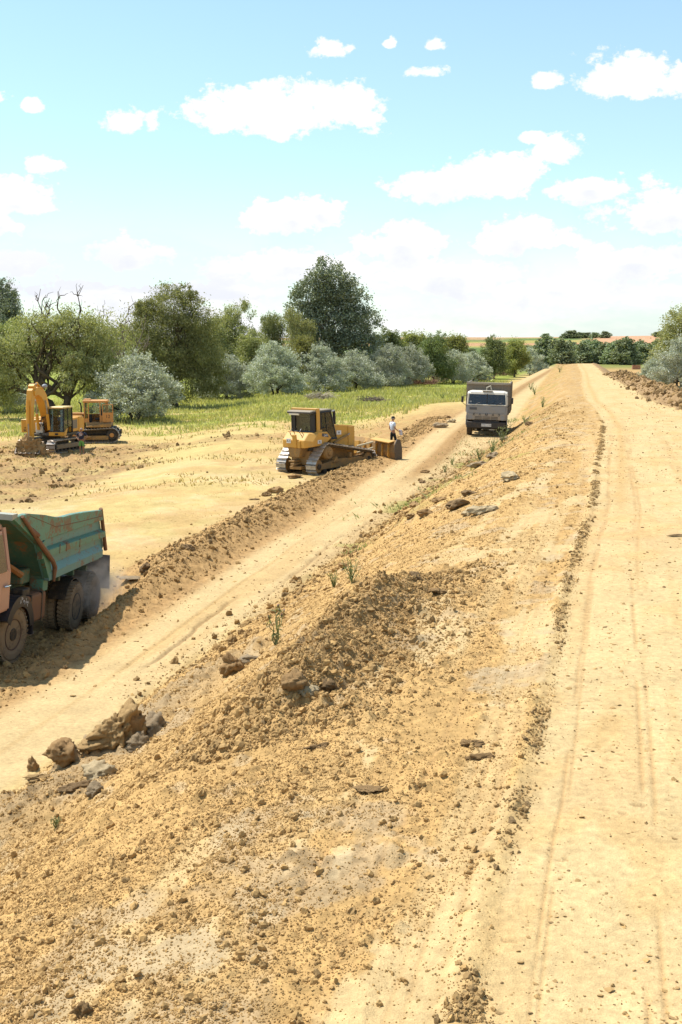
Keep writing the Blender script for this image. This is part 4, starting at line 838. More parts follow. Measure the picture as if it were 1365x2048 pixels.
def weed(px, py, z, H, label, seed, n=9, spread=.35, leafy=16, m=GR3, name='weed', group='weeds on the bank', thistle=False):
    p = first_hit(px, py)
    rng = np.random.default_rng(seed); o = thing(name, label, 'plant', (p[0], p[1], gz(p[0], p[1])), (0, 0, 0), group); V = []; fl = []
    stems = MB()
    for i in range(n):
        a = rng.uniform(0, 6.28); e = np.array([math.cos(a) * spread * H * rng.uniform(.2, 1), math.sin(a) * spread * H * rng.uniform(.2, 1), H * rng.uniform(.55, 1)])
        pts = crooked((0, 0, -.03), e, rng, 5, .05); stems.tube(pts, list(np.linspace(.012 * H ** .5, .004, 6)), 4); fl.append(pts[-1])
        P = np.array(pts[1:])[rng.integers(0, 5, leafy)] + rng.normal(size=(leafy, 3)) * .02 * H
        V.append(leaves(P, rng.normal(size=(leafy, 3)), 1, np.full(leafy, .015), .13 * H, .035 * H, rng, .1, .3))
    so = stems.build('stem', m, o); c = link('foliage', leaf_mesh('foliage', np.concatenate(V)), m, o)
    if thistle:
        for f in fl[:5]:
            b = MB(); b.ball(f, (.012, .012, .016), 8, 6); q = b.build('flower_head', mat('thistle_bud', (.12, .10, .06), .8), o)
            b = MB()
            for k in range(10):
                a = rng.uniform(0, 6.28); b.tube([np.array(f) + [0, 0, .01], np.array(f) + [math.cos(a) * .010, math.sin(a) * .010, .028]], [.003, .002], 3)
            b.build('petals', mat('thistle_petal', (.5, .18, .42), .7), q)
    return o
weed(552, 1290, 2.4, .62, 'lone tall thistle with purple heads on the edge of the bank', 3, 7, .28, 12, name='thistle', group=None, thistle=True)
for i, (px, py, H, lb) in enumerate([(705, 1165, .42, 'bright green weeds on the edge beside the haul road'), (668, 1175, .35, 'single green weed below the bright green weeds'), (1005, 885, .9, 'tall pale weeds in front of the grey truck, lower clump'), (1015, 868, .9, 'tall pale weeds right of the grey truck bumper'), (1052, 850, .6, 'green weeds on the crest right of the grey truck'),
                            (985, 905, .8, 'weeds on the bank below the grey truck bumper'), (960, 920, .6, 'weeds among the grey slabs at the foot of the bank'), (905, 930, .4, 'fresh green weed patch at the foot of the bank, right part'), (890, 945, .4, 'fresh green weed patch at the foot of the bank, left part'), (1085, 815, .7, 'weeds on the crest farther along the road'), (1070, 790, .9, 'grey weeds on the slope behind the grey truck'), (1062, 780, .9, 'grey weeds beyond the slope weeds behind the truck'), (885, 800, 1.1, 'shrubby green weed in the field left of the grey truck'), (205, 1545, .10, 'tiny pale green plant on the pale clod'), (112, 1655, .10, 'tiny plant low on the left of the bank'), (1120, 745, 1.0, 'green weeds on the far end of the bank')]):
    weed(px, py, 1.5, H, lb, 20 + i, 12, .5, 14)
def brush(px, py, R, H, label, seed, m, n=170):
    p = first_hit(px, py)
    rng = np.random.default_rng(seed); o = thing('brush_pile', label, 'brush', (p[0], p[1], gz(p[0], p[1])), (0, 0, 0), 'dead brush'); 
    for part in range(2):
        mb = MB()
        for i in range(n // 2):
            a = rng.uniform(0, 6.28); r = R * rng.random() ** .6; s = np.array([math.cos(a) * r, math.sin(a) * r * .5, rng.random() * H * .4]); e = s + np.array([rng.normal() * R * .35, rng.normal() * R * .3, H * rng.uniform(.1, .8) * (1 - r / R * .6)]); mb.tube(crooked(s, e, rng, 3, .12), [.035, .03, .022, .012], 3)
        mb.build('twigs' if part else 'branches', m, o)
brush(800, 768, 2.2, 1.9, 'reddish dead brush below the dark green round tree', 1, TWIG, 260); brush(842, 770, 2.4, 1.5, 'reddish brown brush pile right of the taller one', 2, TWIG, 240); brush(745, 806, 1.6, .9, 'grey heap of dead branches on the grass', 3, BARK2, 160); brush(1010, 752, 2.5, 1.6, 'dry brown brush under the trees beyond the grey truck', 4, TWIG, 200); brush(640, 800, 1.8, 1.2, 'pale dry stalks on the grass behind the bulldozer', 5, mat('dry_stalk', (.38, .33, .25), .9), 180); brush(955, 762, 2.5, 1.3, 'dry brush above the load bed of the grey truck', 6, TWIG, 200)
# ------------------------------------------------------------------ machines (local axes: x forward, y left, z up)
RUB = mat('tyre_rubber', (.045, .04, .036), .85, dirt=.5, dcol=(.20, .15, .095), spec=.2, scale=5)
RUBD = mat('tyre_dusty', (.07, .06, .05), .9, dirt=.75, dcol=(.24, .18, .115), spec=.15, scale=4)
STEEL = mat('bare_steel', (.32, .30, .28), .38, .75, dirt=.35, scale=6); SHOE = mat('track_shoe', (.42, .39, .36), .42, .55, dirt=.45, dcol=(.27, .18, .09), scale=5)
BELT = mat('track_chain', (.06, .05, .04), .7, .3, dirt=.4, scale=6); BLACK = mat('black_paint', (.018, .018, .02), .45, dirt=.15, scale=4); GREASE = mat('greasy_black', (.03, .026, .022), .6, dirt=.35, scale=6)
CAT = mat('dozer_yellow', (.56, .30, .055), .5, dirt=.35, dcol=(.36, .24, .11), var=.06, top=.35); CATD = mat('dozer_yellow_muddy', (.50, .26, .05), .6, dirt=.75, dcol=(.25, .155, .07), var=.1)
EXC = mat('excavator_yellow', (.60, .285, .03), .45, dirt=.22, dcol=(.38, .26, .12), var=.06, top=.25); TRC = mat('tractor_orange', (.52, .235, .06), .6, dirt=.35, dcol=(.36, .24, .13), rust=.15, top=.3)
GLASS = glass_mat('window_glass', (.50, .60, .60), .06, .05); GLASSC = glass_mat('clear_glass', (.78, .85, .82), .05, .04); INT = mat('cab_interior', (.03, .032, .035), .8); SEAT = mat('seat_cloth', (.05, .05, .055), .9)
WHITE = mat('decal_white', (.62, .62, .64), .5, dirt=.15, scale=12); DKBLUE = mat('decal_dark', (.05, .055, .08), .5); LENS = mat('lamp_lens', (.55, .53, .50), .2, 0, dirt=.25)

def hull_loop(circles, n):
    pts = []
    for (x, z, r) in circles:
        for k in range(48): a = 2 * math.pi * k / 48; pts.append((x + r * math.cos(a), z + r * math.sin(a)))
    pts = sorted(set((round(a, 5), round(b, 5)) for a, b in pts))
    def half(ps):
        h = []
        for p in ps:
            while len(h) >= 2 and (h[-1][0] - h[-2][0]) * (p[1] - h[-2][1]) - (h[-1][1] - h[-2][1]) * (p[0] - h[-2][0]) <= 0: h.pop()
            h.append(p)
        return h
    lo = half(pts); hi = half(pts[::-1]); P = np.array(lo[:-1] + hi[:-1]); Q = np.vstack([P, P[:1]])
    d = np.r_[0, np.cumsum(np.linalg.norm(np.diff(Q, axis=0), axis=1))]; t = np.linspace(0, d[-1], n, endpoint=False)
    return np.stack([np.interp(t, d, Q[:, 0]), np.interp(t, d, Q[:, 1])], 1), d[-1] / n
def crawler(root, circles, y, width, n, yo):
    L, pitch = hull_loop(circles, n); mb = MB(); rings = []
    for i in range(n):
        tx, tz = L[(i + 1) % n] - L[i - 1]; l = math.hypot(tx, tz); nx, nz = tz / l, -tx / l
        ring = [(L[i][0], y - width * .28, L[i][1]), (L[i][0], y + width * .28, L[i][1]), (L[i][0] - nx * .09, y + width * .28, L[i][1] - nz * .09), (L[i][0] - nx * .09, y - width * .28, L[i][1] - nz * .09)]; rings.append(ring)
    mb.loft(rings + [rings[0]], cap=False); tr = mb.build('track', BELT, root)
    sh = MB(); sh.box((0, 0, -.016), (pitch * .86, width, .035)); sh.box((pitch * .28, 0, .025), (.03, width, .055)); sm = sh.mesh('shoe'); sm.materials.append(SHOE)
    for i in range(n):
        tx, tz = L[(i + 1) % n] - L[i - 1]; a = math.atan2(tz, tx); nx, nz = math.sin(a), -math.cos(a)
        o = link('shoe', sm, None, tr); o.location = (L[i][0] + nx * .03, y, L[i][1] + nz * .03); o.rotation_euler = (0, -a + math.pi, 0)
    return tr
def disc(root, name, x, y, z, r, w, m, hub=None, holes=0):
    mb = MB(); mb.lathe([(.02, -w / 2), (r * .82, -w / 2), (r, -w * .3), (r, w * .3), (r * .82, w / 2), (.02, w / 2)], (x, y, z), 'y', 24); o = mb.build(name, m, root, smooth=False)
    if hub:
        s = 1 if y > 0 else -1; h = MB(); h.lathe([(.02, 0), (r * .42, 0), (r * .36, s * .06), (.02, s * .07)], (x, y + s * w / 2, z), 'y', 16); h.build('hub', hub, o)
    return o
def wheel(root, x, y, r, w, side, tyrem, rimm, dual=False, front=False):
    hub = MB(); s = side; d = -.10 if dual else .06
    hub.lathe([(.03, 0), (.16, 0), (.16, s * .07), (.12, s * .13), (.03, s * .13)], (x, y + s * (d if dual else .02), r), 'y', 18)
    o = hub.build('wheel', rimm, root)
    rim = MB(); R = r * .53; rim.lathe([(.10, s * d), (R * .55, s * (d + .02)), (R * .8, s * (d - .02)), (R * .93, s * w * .30), (R, s * w * .46), (R * 1.06, s * w * .46), (R * 1.06, -s * w * .46), (R * .9, -s * w * .40), (R * .55, s * (d - .06)), (.10, s * (d - .04))], (x, y, r), 'y', 28); rim.build('rim', rimm, o)
    if front:
        b = MB()
        for k in range(8): a = k * math.pi / 4 + .2; b.cyl((x + .17 * math.cos(a), y + s * (d - .01), r + .17 * math.sin(a)), (x + .17 * math.cos(a), y + s * (d + .05), r + .17 * math.sin(a)), .022, n=6)
        b.build('wheel_nut', GREASE, o)
    def tyre(yy):
        t = MB(); t.lathe([(r * .55, -w * .42), (r * .7, -w * .5), (r * .88, -w * .5), (r * .965, -w * .40), (r * .975, 0), (r * .965, w * .40), (r * .88, w * .5), (r * .7, w * .5), (r * .55, w * .42)], (x, yy, r), 'y', 36)
        for k in range(36):
            a = 2 * math.pi * k / 36
            for sg in (-1, 1):
                M = Matrix.Translation((x, yy + sg * w * .26, r)) @ Matrix.Rotation(a + sg * .04, 4, 'Y') @ Matrix.Translation((r * .975, 0, 0)) @ Matrix.Rotation(sg * .35, 4, 'X')
                hx, hy, hz = .022, w * .22, .032; vs = [(sx * hx, sy * hy, sz * hz) for sz in (-1, 1) for sx, sy in ((-1, -1), (1, -1), (1, 1), (-1, 1))]
                t.add(vs, [(0, 3, 2, 1), (4, 5, 6, 7), (0, 1, 5, 4), (1, 2, 6, 5), (2, 3, 7, 6), (3, 0, 4, 7)], M)
        t.build('tyre', tyrem, o)
    tyre(y)
    if dual: tyre(y - side * (w + .06))
    return o
def panel(poly3, th, nrm):
    """flat polygon given by 3D points, thickened along nrm"""
    mb = MB(); n = len(poly3); q = Vector(nrm).normalized() * th; vs = [Vector(p) for p in poly3] + [Vector(p) + q for p in poly3]
    mb.add(vs, [tuple(range(n)), tuple(range(2 * n - 1, n - 1, -1))] + [(i, i + n, (i + 1) % n + n, (i + 1) % n) for i in range(n)]); return mb

# ============ bulldozer
def bulldozer():
    root = thing('bulldozer', 'yellow bulldozer with black cab pushing soil beside the haul road', 'bulldozer'); root.matrix_world = pose_matrix((-.98, 58.67, -.05), 50.5, 1.9, .2)
    for s in (-1, 1):
        y = s * .96
        crawler(root, [(2.42, .47, .40), (-1.42, .47, .42), (-.82, 1.08, .42)], y, .60, 44, 0)
        disc(root, 'sprocket', -.82, s * 1.02, 1.08, .33, .50, CATD, CATD); disc(root, 'idler', 2.42, y, .47, .33, .26, CATD, GREASE); disc(root, 'idler', -1.42, y, .47, .33, .26, CATD, GREASE)
        for k in range(6): disc(root, 'roller', -1.0 + k * .52, y, .22, .13, .34, GREASE)
        f = MB(); f.prism([(-1.35, .30), (2.35, .30), (2.35, .52), (1.7, .66), (-.2, .70), (-1.35, .55)], 'y', y - .17, y + .17); f.build('track_frame', CATD, root, .02)
        g = MB(); g.prism([(-.5, .58), (.0, .58), (-.2, .86)], 'y', y + s * .05, y + s * .24); g.box((.9, y + s * .12, .82), (.16, .2, .22)); g.build('track_guard', CATD, root, .01)
    b = MB(); b.box((.2, 0, .85), (3.4, 1.2, .7)); b.build('belly', CATD, root, .04)
    b = MB()                                                   # fuel tank across the back
    prof = lambda k, q: [(-1.97 + q, 1.38 + k), (-1.97 + q, 1.74 - k), (-1.62 + q, 2.07 - k), (-.85, 2.07 - k), (-.85, 1.85), (-1.15, 1.38 + k)]
    b.loft([[(p[0], yy, p[1]) for p in prof(k, q)] for yy, k, q in ((-.98, .06, .34), (-.68, 0, 0), (.68, 0, 0), (.98, .06, .34))]); t = b.build('fuel_tank', CAT, root, .025)
    b = MB(); b.box((-1.975, -.10, 1.70), (.10, .22, .62), (0, -.1, 0)); b.box((-1.99, -.40, 1.55), (.07, .10, .34)); b.build('tank_strap', CAT, t, .01)
    b = MB(); b.box((-1.985, .28, 1.70), (.035, .26, .22)); pl = b.build('number_plate', WHITE, t); lettering('plate_digits', 'X-1', .15, BLACK, pl, (-2.01, .28, 1.70), (rad(90), 0, rad(-90)))
    for yy in (.62, -.62):
        h = MB(); h.tube([(-1.75, yy * .55, 1.95), (-1.86, yy * .5, 2.12), (-1.7, yy * .45, 2.26), (-1.6, yy * .4, 2.05)], .022, 6); h.build('hose', BLACK, t)
    b = MB(); b.prism([(-.42, 1.38), (.42, 1.38), (.28, .92), (-.28, .92)], 'x', -1.93, -1.35); b.build('rear_housing', CATD, root, .02)
    b = MB(); b.box((-1.75, .15, .72), (.5, .34, .08)); b.box((-1.75, .05, .58), (.6, .22, .10)); b.box((-1.7, 0, .40), (.4, .7, .14)); b.build('drawbar', CATD, root, .01)
    for s in (-1, 1):                                          # side consoles running forward under the cab
        b = MB(); b.prism([(-1.25, 1.42), (-.75, 1.52), (-.30, 1.74), (-.62, 2.07), (-1.25, 2.10)], 'y', s * .70, s * .985); c = b.build('side_console', CAT, root, .02)
        if s < 0:
            d = panel([(-1.02, -.99, 1.88), (-.52, -.99, 1.80), (-.62, -.99, 1.97), (-1.0, -.99, 2.02)], .006, (0, -1, 0)).build('decal', DKBLUE, c); lettering('decal_text', 'D6N', .14, WHITE, c, (-.74, -1.0, 1.90), (rad(90), 0, 0))
            d = panel([(-1.34, -.99, 1.55), (-1.06, -.99, 1.55), (-1.06, -.99, 1.72), (-1.34, -.99, 1.72)], .006, (0, -1, 0)).build('decal', WHITE, c); lettering('decal_text', 'XL', .12, DKBLUE, c, (-1.2, -1.0, 1.635), (rad(90), 0, 0))
    # cab
    cabl = MB()
    for s in (-1, 1):
        cabl.tube([(-1.22, s * .70, 2.02), (-1.22, s * .70, 3.0)], .055, 6); cabl.tube([(-.82, s * .78, 1.95), (-.86, s * .74, 3.0)], .05, 6); cabl.tube([(.36, s * .70, 1.68), (-.02, s * .70, 3.0)], .055, 6); cabl.tube([(-1.22, s * .72, 2.98), (-.02, s * .72, 3.0)], .06, 6); cabl.tube([(-.82, s * .78, 1.95), (-.42, s * .78, 1.70), (.36, s * .74, 1.66)], .05, 6)
    cabl.tube([(-1.22, -.7, 2.08), (-1.22, .7, 2.08)], .06, 6); cabl.tube([(-.02, -.7, 3.0), (-.02, .7, 3.0)], .06, 6); cabl.box((-1.22, .60, 2.5), (.05, .2, .9)); cabl.box((-1.22, -.56, 2.5), (.05, .22, .9)); cab = cabl.build('cab', BLACK, root)
    b = MB(); b.box((-.66, 0, 3.05), (1.42, 1.52, .13)); b.box((-1.36, .05, 3.02), (.24, 1.56, .14)); r = b.build('roof', mat('roof_black', (.05, .05, .055), .5, dirt=.3, top=.55, dcol=(.42, .33, .2)), cab, .04)  # besides dirt, tan on upward faces paints the sunlit roof top
    b = MB(); b.box((-1.49, .32, 2.93), (.06, .62, .07)); b.build('lamp_bar', mat('cream_lamp', (.6, .55, .45), .4), r)
    b = MB(); b.box((-1.04, -.79, 2.62), (.20, .09, 1.16)); b.box((-1.04, .79, 2.62), (.20, .09, 1.16)); b.box((-1.04, 0, 3.16), (.20, 1.66, .09)); b.box((-1.0, -.82, 2.10), (.34, .1, .16)); b.build('roll_bar', CAT, root, .012)
    panel([(-1.20, -.46, 2.12), (-1.20, .50, 2.12), (-1.20, .50, 2.94), (-1.20, -.46, 2.94)], .012, (1, 0, 0)).build('rear_window', GLASS, cab)
    for s in (-1, 1):
        d = panel([(-.80, s * .765, 1.98), (-.42, s * .765, 1.74), (.32, s * .725, 1.70), (-.04, s * .715, 2.94), (-.83, s * .735, 2.94)], .012, (0, -s, 0)).build('door_window', GLASSC, cab)
        b = MB(); b.tube([(-.74, s * .78, 1.96), (-.76, s * .75, 2.9)], .03, 4); b.tube([(-.36, s * .77, 1.74), (-.44, s * .74, 2.95)], .018, 4); b.tube([(-.75, s * .78, 2.25), (-.55, s * .78, 2.28)], .02, 4); b.build('door_frame', BLACK, d)
        panel([(-1.18, s * .73, 2.1), (-.86, s * .75, 2.06), (-.88, s * .73, 2.94), (-1.18, s * .71, 2.94)], .012, (0, -s, 0)).build('side_window', GLASS, cab)
    b = MB(); b.box((-.85, 0, 2.05), (.55, .6, .14)); b.box((-1.02, 0, 2.42), (.14, .52, .66), (0, -.12, 0)); b.build('seat', SEAT, cab, .04)
    b = MB(); b.box((-.3, .4, 2.0), (.5, .22, .3)); b.box((-.05, 0, 2.05), (.16, .8, .35)); b.build('dashboard', INT, cab, .03)
    # hood and front
    b = MB(); b.prism([(.18, 1.05), (1.95, 1.05), (1.95, 2.16), (1.45, 2.22), (.05, 2.36), (.05, 1.75), (.18, 1.7)], 'y', -.52, .52); hd = b.build('hood', CAT, root, .04)
    b = MB(); b.box((1.75, -.535, 1.6), (.50, .04, 1.05)); b.box((1.75, .535, 1.6), (.50, .04, 1.05)); b.build('hood_panel', CAT, hd, .015)
    panel([(.62, -.53, 1.80), (.98, -.53, 1.78), (.98, -.53, 1.98), (.62, -.53, 2.0)], .008, (0, -1, 0)).build('decal', WHITE, hd); panel([(.76, -.54, 1.85), (.84, -.54, 1.85), (.84, -.54, 1.93), (.76, -.54, 1.93)], .004, (0, -1, 0)).build('decal_mark', DKBLUE, hd)
    b = MB(); b.tube([(.72, -.32, 2.26), (.72, -.32, 2.86), (.66, -.32, 2.97)], [.075, .075, .09], 10); b.build('exhaust_pipe', BLACK, root)
    b = MB(); b.tube([(.30, -.60, 1.42), (1.35, -.62, 1.72)], .055, 8); b.build('lift_cylinder', CATD, root); b = MB(); b.tube([(1.05, -.62, 1.64), (1.5, -.64, 1.78)], .032, 8); b.build('cylinder_rod', STEEL, root)
    b = MB()
    for s in (-1, 1): b.tube([(1.2, s * .55, .55), (2.4, s * .52, .55), (3.5, s * .30, .6)], .11, 6)
    b.box((3.4, 0, .62), (.5, 1.1, .3)); b.build('push_arm', CATD, root)
    b = MB(); b.box((2.62, -.18, .98), (.16, .28, .66), (0, .25, 0)); b.build('tilt_link', CAT, root, .01)
    b = MB(); b.tube([(2.2, -.5, .74), (3.2, -.75, .92)], .045, 8); b.tube([(2.2, .5, .8), (3.3, .85, 1.0)], .045, 8); b.tube([(2.4, -.35, 1.05), (3.4, -.6, 1.18)], .05, 8); b.build('angle_cylinder', mat('cream_rod', (.55, .45, .28), .5), root)
    prof = [(0, .02), (.12, .0), (.22, .0), (.10, .30), (.03, .62), (.06, .95), (.17, 1.18), (.10, 1.20), (-.05, .98), (-.10, .62), (-.04, .3)]
    A = rad(-14); ca, sa = math.cos(A), math.sin(A)
    def T_(x, y): return (4.1 + x * ca - y * sa, x * sa + y * ca)
    b = MB(); b.loft([[(*T_(p[0], yy), p[1] + .08) for p in prof] for yy in (-2.0, -1.1, -.4, .4, 1.1, 2.0)]); blade = b.build('blade', CATD, root, .01)
    b = MB()
    for yy in np.linspace(-1.5, 1.5, 7): b.add([(*T_(-.02, yy - .02), .3), (*T_(-.20, yy - .02), .5), (*T_(-.18, yy - .02), 1.05), (*T_(-.04, yy - .02), 1.1), (*T_(-.02, yy + .02), .3), (*T_(-.20, yy + .02), .5), (*T_(-.18, yy + .02), 1.05), (*T_(-.04, yy + .02), 1.1)], [(0, 1, 2, 3), (7, 6, 5, 4), (0, 4, 5, 1), (1, 5, 6, 2), (2, 6, 7, 3), (3, 7, 4, 0)])
    b.build('blade_rib', CAT, blade)
    b = MB(); b.add([(*T_(x_, y_), z_) for (x_, y_, z_) in ((-.30, -1.75, 1.16), (.1, -1.75, 1.22), (.1, -.2, 1.30), (-.30, -.2, 1.24), (-.30, -1.75, 1.20), (.1, -1.75, 1.26), (.1, -.2, 1.34), (-.30, -.2, 1.28))], [(0, 3, 2, 1), (4, 5, 6, 7), (0, 1, 5, 4), (1, 2, 6, 5), (2, 3, 7, 6), (3, 0, 4, 7)]); b.build('blade_top', CAT, blade)
    for yy in (-2.02, 2.02):
        b = MB(); b.loft([[(*T_(x_, yy + d), z_) for (x_, z_) in ((-.12, .1), (.3, .06), (.32, .9), (.22, 1.32), (.02, 1.36), (-.14, 1.1))] for d in (-.03, .03)]); b.build('end_plate', mat('worn_steel', (.10, .085, .075), .6, .4, dirt=.3), blade)
bulldozer()

# ============ green dump truck, half out of the picture
def green_truck():
    GRN = mat('truck_green', (.085, .215, .155), .55, dirt=.30, dcol=(.22, .20, .13), rust=.62, var=.16, scale=2.0); GRB = mat('truck_green_blue', (.10, .23, .22), .55, dirt=.3, dcol=(.26, .26, .24), rust=.45, var=.2, scale=2.6); GRD = mat('truck_green_dark', (.05, .12, .085), .6, dirt=.3, rust=.3, scale=2)
    PINK = mat('cab_pink', (.46, .255, .175), .5, dirt=.25, dcol=(.33, .22, .14), var=.06); RUST = mat('rusty_steel', (.17, .085, .045), .8, dirt=.3, rust=.5, scale=5)
    root = thing('dump_truck', 'green tipper dump truck with pink cab at the left edge', 'dump truck'); root.matrix_world = TRUCK_M
    for s in (1, -1):
        fwl = wheel(root, 0, s * 1.03, .56, .32, s, RUBD, RUST, False, True); fwl.data.materials[0] = GREASE; [c.data.materials.__setitem__(0, mat('rim_dark', (.085, .05, .035), .7, dirt=.25, rust=.4, scale=6)) for c in fwl.children if c.name.startswith('rim')]; st_ = Matrix.Translation((0, s * 1.03, 0)) @ Matrix.Rotation(rad(-9), 4, 'Z') @ Matrix.Translation((0, -s * 1.03, 0)); fwl.matrix_local = st_
        for x in (-3.95, -5.28): wheel(root, x, s * 1.05, .56, .30, s, RUBD, GREASE, True)
    b = MB()
    for s in (1, -1): b.box((-2.5, s * .42, .92), (7.6, .09, .26))
    for x in (-6.1, -4.6, -2.8, -.9, .9): b.box((x, 0, .92), (.1, .8, .2))
    for x in (0, -3.95, -5.28): b.cyl((x, -.9, .56), (x, .9, .56), .09, n=10); b.ball((x, 0, .56), .2, 10, 6)
    b.build('chassis', GREASE, root)
    # cab with sides leaning in
    def ring(z, y0, x0, x1): return [(x1, -y0, z), (x1, y0, z), (x0, y0, z), (x0, -y0, z)]
    b = MB(); b.loft([ring(1.12, 1.20, .45, 2.0), ring(1.85, 1.20, .45, 2.06), ring(1.86, 1.19, .45, 2.06)]); cab = b.build('cab', PINK, root, .04)
    b = MB(); b.loft([ring(2.68, 1.03, .47, 1.78), ring(2.80, .98, .50, 1.72), ring(2.84, .8, .6, 1.6)]); b.build('roof', PINK, cab, .03)
    b = MB()
    for s in (1, -1):
        b.tube([(.50, s * 1.17, 1.84), (.52, s * 1.02, 2.72)], .06, 6); b.tube([(1.98, s * 1.17, 1.84), (1.74, s * 1.02, 2.72)], .05, 6); b.tube([(1.62, s * 1.18, 1.84), (1.6, s * 1.03, 2.72)], .03, 6)
    b.box((.49, 0, 2.25), (.05, 2.1, .86)); b.build('pillar', PINK, cab)
    for s in (1, -1):
        d = panel([(.50, s * 1.205, 1.16), (1.62, s * 1.205, 1.16), (1.62, s * 1.205, 1.84), (1.60, s * 1.05, 2.66), (.68, s * 1.05, 2.66), (.66, s * 1.12, 2.3), (.66, s * 1.18, 1.95), (.50, s * 1.205, 1.84)], .02, (0, s, 0)).build('door', PINK, cab, .006)
        panel([(.70, s * 1.215, 1.90), (1.56, s * 1.215, 1.90), (1.54, s * 1.085, 2.60), (.72, s * 1.085, 2.60)], .012, (0, s, .1)).build('door_window', mat('door_glass_dark', (.035, .035, .04), .12, spec=.6), d)
        h = MB(); h.tube([(.60, s * 1.24, 1.62), (.66, s * 1.28, 1.63), (.80, s * 1.28, 1.63), (.84, s * 1.24, 1.62)], .022, 8); h.build('handle', mat('chrome', (.7, .7, .7), .15, 1.0), d)
        b = MB(); outer = [(.80 * math.cos(a) - .02, .56 + .80 * math.sin(a)) for a in np.linspace(rad(-12), rad(150), 18)]; outer = [(-x if False else x, z) for x, z in outer]
        arc = [(-.02 - .82 * math.cos(a), .54 + .80 * math.sin(a)) for a in np.linspace(rad(-8), rad(150), 20)]
        inn = [(-.02 - .74 * math.cos(a), .54 + .72 * math.sin(a)) for a in np.linspace(rad(-8), rad(150), 20)]
        b.prism(arc + inn[::-1], 'y', s * .82, s * 1.27); f = b.build('fender', mat('fender_black', (.022, .022, .028), .4, dirt=.25, dcol=(.16, .12, .09)), root)
        b = MB(); arc2 = [(-.02 - .60 * math.cos(a), .54 + .58 * math.sin(a)) for a in np.linspace(rad(10), rad(150), 16)]
        b.prism(arc[2:] + arc2[::-1], 'y', s * 1.262, s * 1.28); b.build('fender_lip', mat('fender_black', (0, 0, 0)), f)
        if s > 0:
            k = MB(); rs = random.Random(2)
            for i in range(16):
                a = rad(55 + i * 2.6); rr_ = .70 + rs.uniform(-.05, .05); p = Vector((-.02 - rr_ * math.cos(a), 1.286, .54 + rr_ * .97 * math.sin(a))); k.tube([p, p + Vector((rs.uniform(-.03, .03), 0, rs.uniform(.02, .06)))], .005, 4)
            k.build('chalk_scrawl', WHITE, f)
    panel([(2.02, -1.1, 1.92), (2.02, 1.1, 1.92), (1.79, 1.0, 2.62), (1.79, -1.0, 2.62)], .015, (1, 0, .3)).build('windshield', GLASS, cab)
    b = MB(); b.box((2.10, 0, .80), (.16, 2.4, .30)); b.build('bumper', GREASE, root, .03)
    for s in (1, -1):
        b = MB(); b.lathe([(.02, 0), (.11, 0), (.12, .03), (.02, .05)], (2.07, s * .85, 1.32), 'x', 16); b.build('headlight', LENS, cab)
    b = MB(); b.box((-1.15, .95, .92), (1.25, .48, .60)); tk = b.build('fuel_tank', RUST, root, .06, seg=2)
    b = MB(); b.box((-.85, .95, .92), (.06, .50, .62)); b.box((-1.5, .95, .92), (.06, .50, .62)); b.build('tank_band', GREASE, tk)
    b = MB(); b.box((-.85, .95, 1.28), (.42, .26, .16)); b.tube([(-.7, .8, 1.25), (-.4, .7, 1.35), (-.2, .5, 1.3)], .05, 8); b.build('air_filter', GREASE, root, .03)
    b = MB(); b.cyl((-1.1, .72, .50), (-2.2, .72, .50), .10, n=12); b.build('air_tank', RUST, root)
    b = MB(); b.box((-.95, 1.05, .42), (.30, .3, .05)); b.build('step', STEEL, root)
    # tipper body
    S = [(-1.75, 1.43), (-1.05, 2.25), (.60, 2.92), (-.29, 2.95), (-1.25, 2.86), (-2.0, 2.76), (-2.5, 2.735), (-3.3, 2.75), (-4.2, 2.735), (-5.35, 2.70), (-5.98, 1.76), (-5.66, 1.54)]
    body = None
    for s in (1, -1):
        b = MB(); b.prism(S if s > 0 else [(x_, min(z_, 2.32) if x_ < -1.2 else (2.6 if x_ == -.29 else z_)) for x_, z_ in S], 'y', s * 1.10, s * 1.14); o = b.build('side_wall', GRB, root)
        top = [(-1.05, 2.25), (.60, 2.925), (-.29, 2.955), (-1.25, 2.865), (-2.0, 2.765), (-2.5, 2.74), (-3.3, 2.755), (-4.2, 2.74), (-5.36, 2.705), (-5.50, 2.46), (-1.20, 2.33)]
        if s > 0:
            b = MB(); b.prism(top, 'y', s * 1.142, s * 1.235); tp = b.build('top_plate', GRN, o, .008)
            b = MB(); b.tube([(-.38, 1.237, 2.90), (-.95, 1.237, 2.78), (-2.0, 1.237, 2.56)], .007, 4); b.tube([(-2.0, 1.237, 2.56), (-3.6, 1.237, 2.55), (-5.4, 1.237, 2.56)], .009, 4); b.build('weld_seam', RUST, tp)
        b = MB(); b.loft([[(x_, yy, zz) for (yy, zz) in ((s * 1.142, zc - .13), (s * 1.25, zc - .09), (s * 1.25, zc + .05), (s * 1.142, zc + .10))] for x_, zc in ((-1.18, 2.04), (-3.4, 2.08), (-5.72, 2.12))]); rl = b.build('middle_rail', GRN, o)
        b = MB(); b.loft([[(x_, yy, zz) for (yy, zz) in ((s * 1.142, zc - .10), (s * 1.25, zc - .10), (s * 1.25, zc + .06), (s * 1.142, zc + .20))] for x_, zc in ((-1.70, 1.53), (-3.4, 1.58), (-5.60, 1.65), )]); b.build('bottom_rail', GRB, o)
        b = MB(); b.prism([(-1.75, 1.43), (-1.05, 2.25), (-1.35, 2.33), (-2.0, 1.47)], 'y', s * 1.142, s * 1.243); b.build('front_stiffener', GRN, o, .006)
        for x_ in (-2.3, -2.75, -3.7): q = MB(); q.box((x_, s * 1.252, 2.06), (.035, .01, .20)); q.build('weld_plate', RUST, rl)
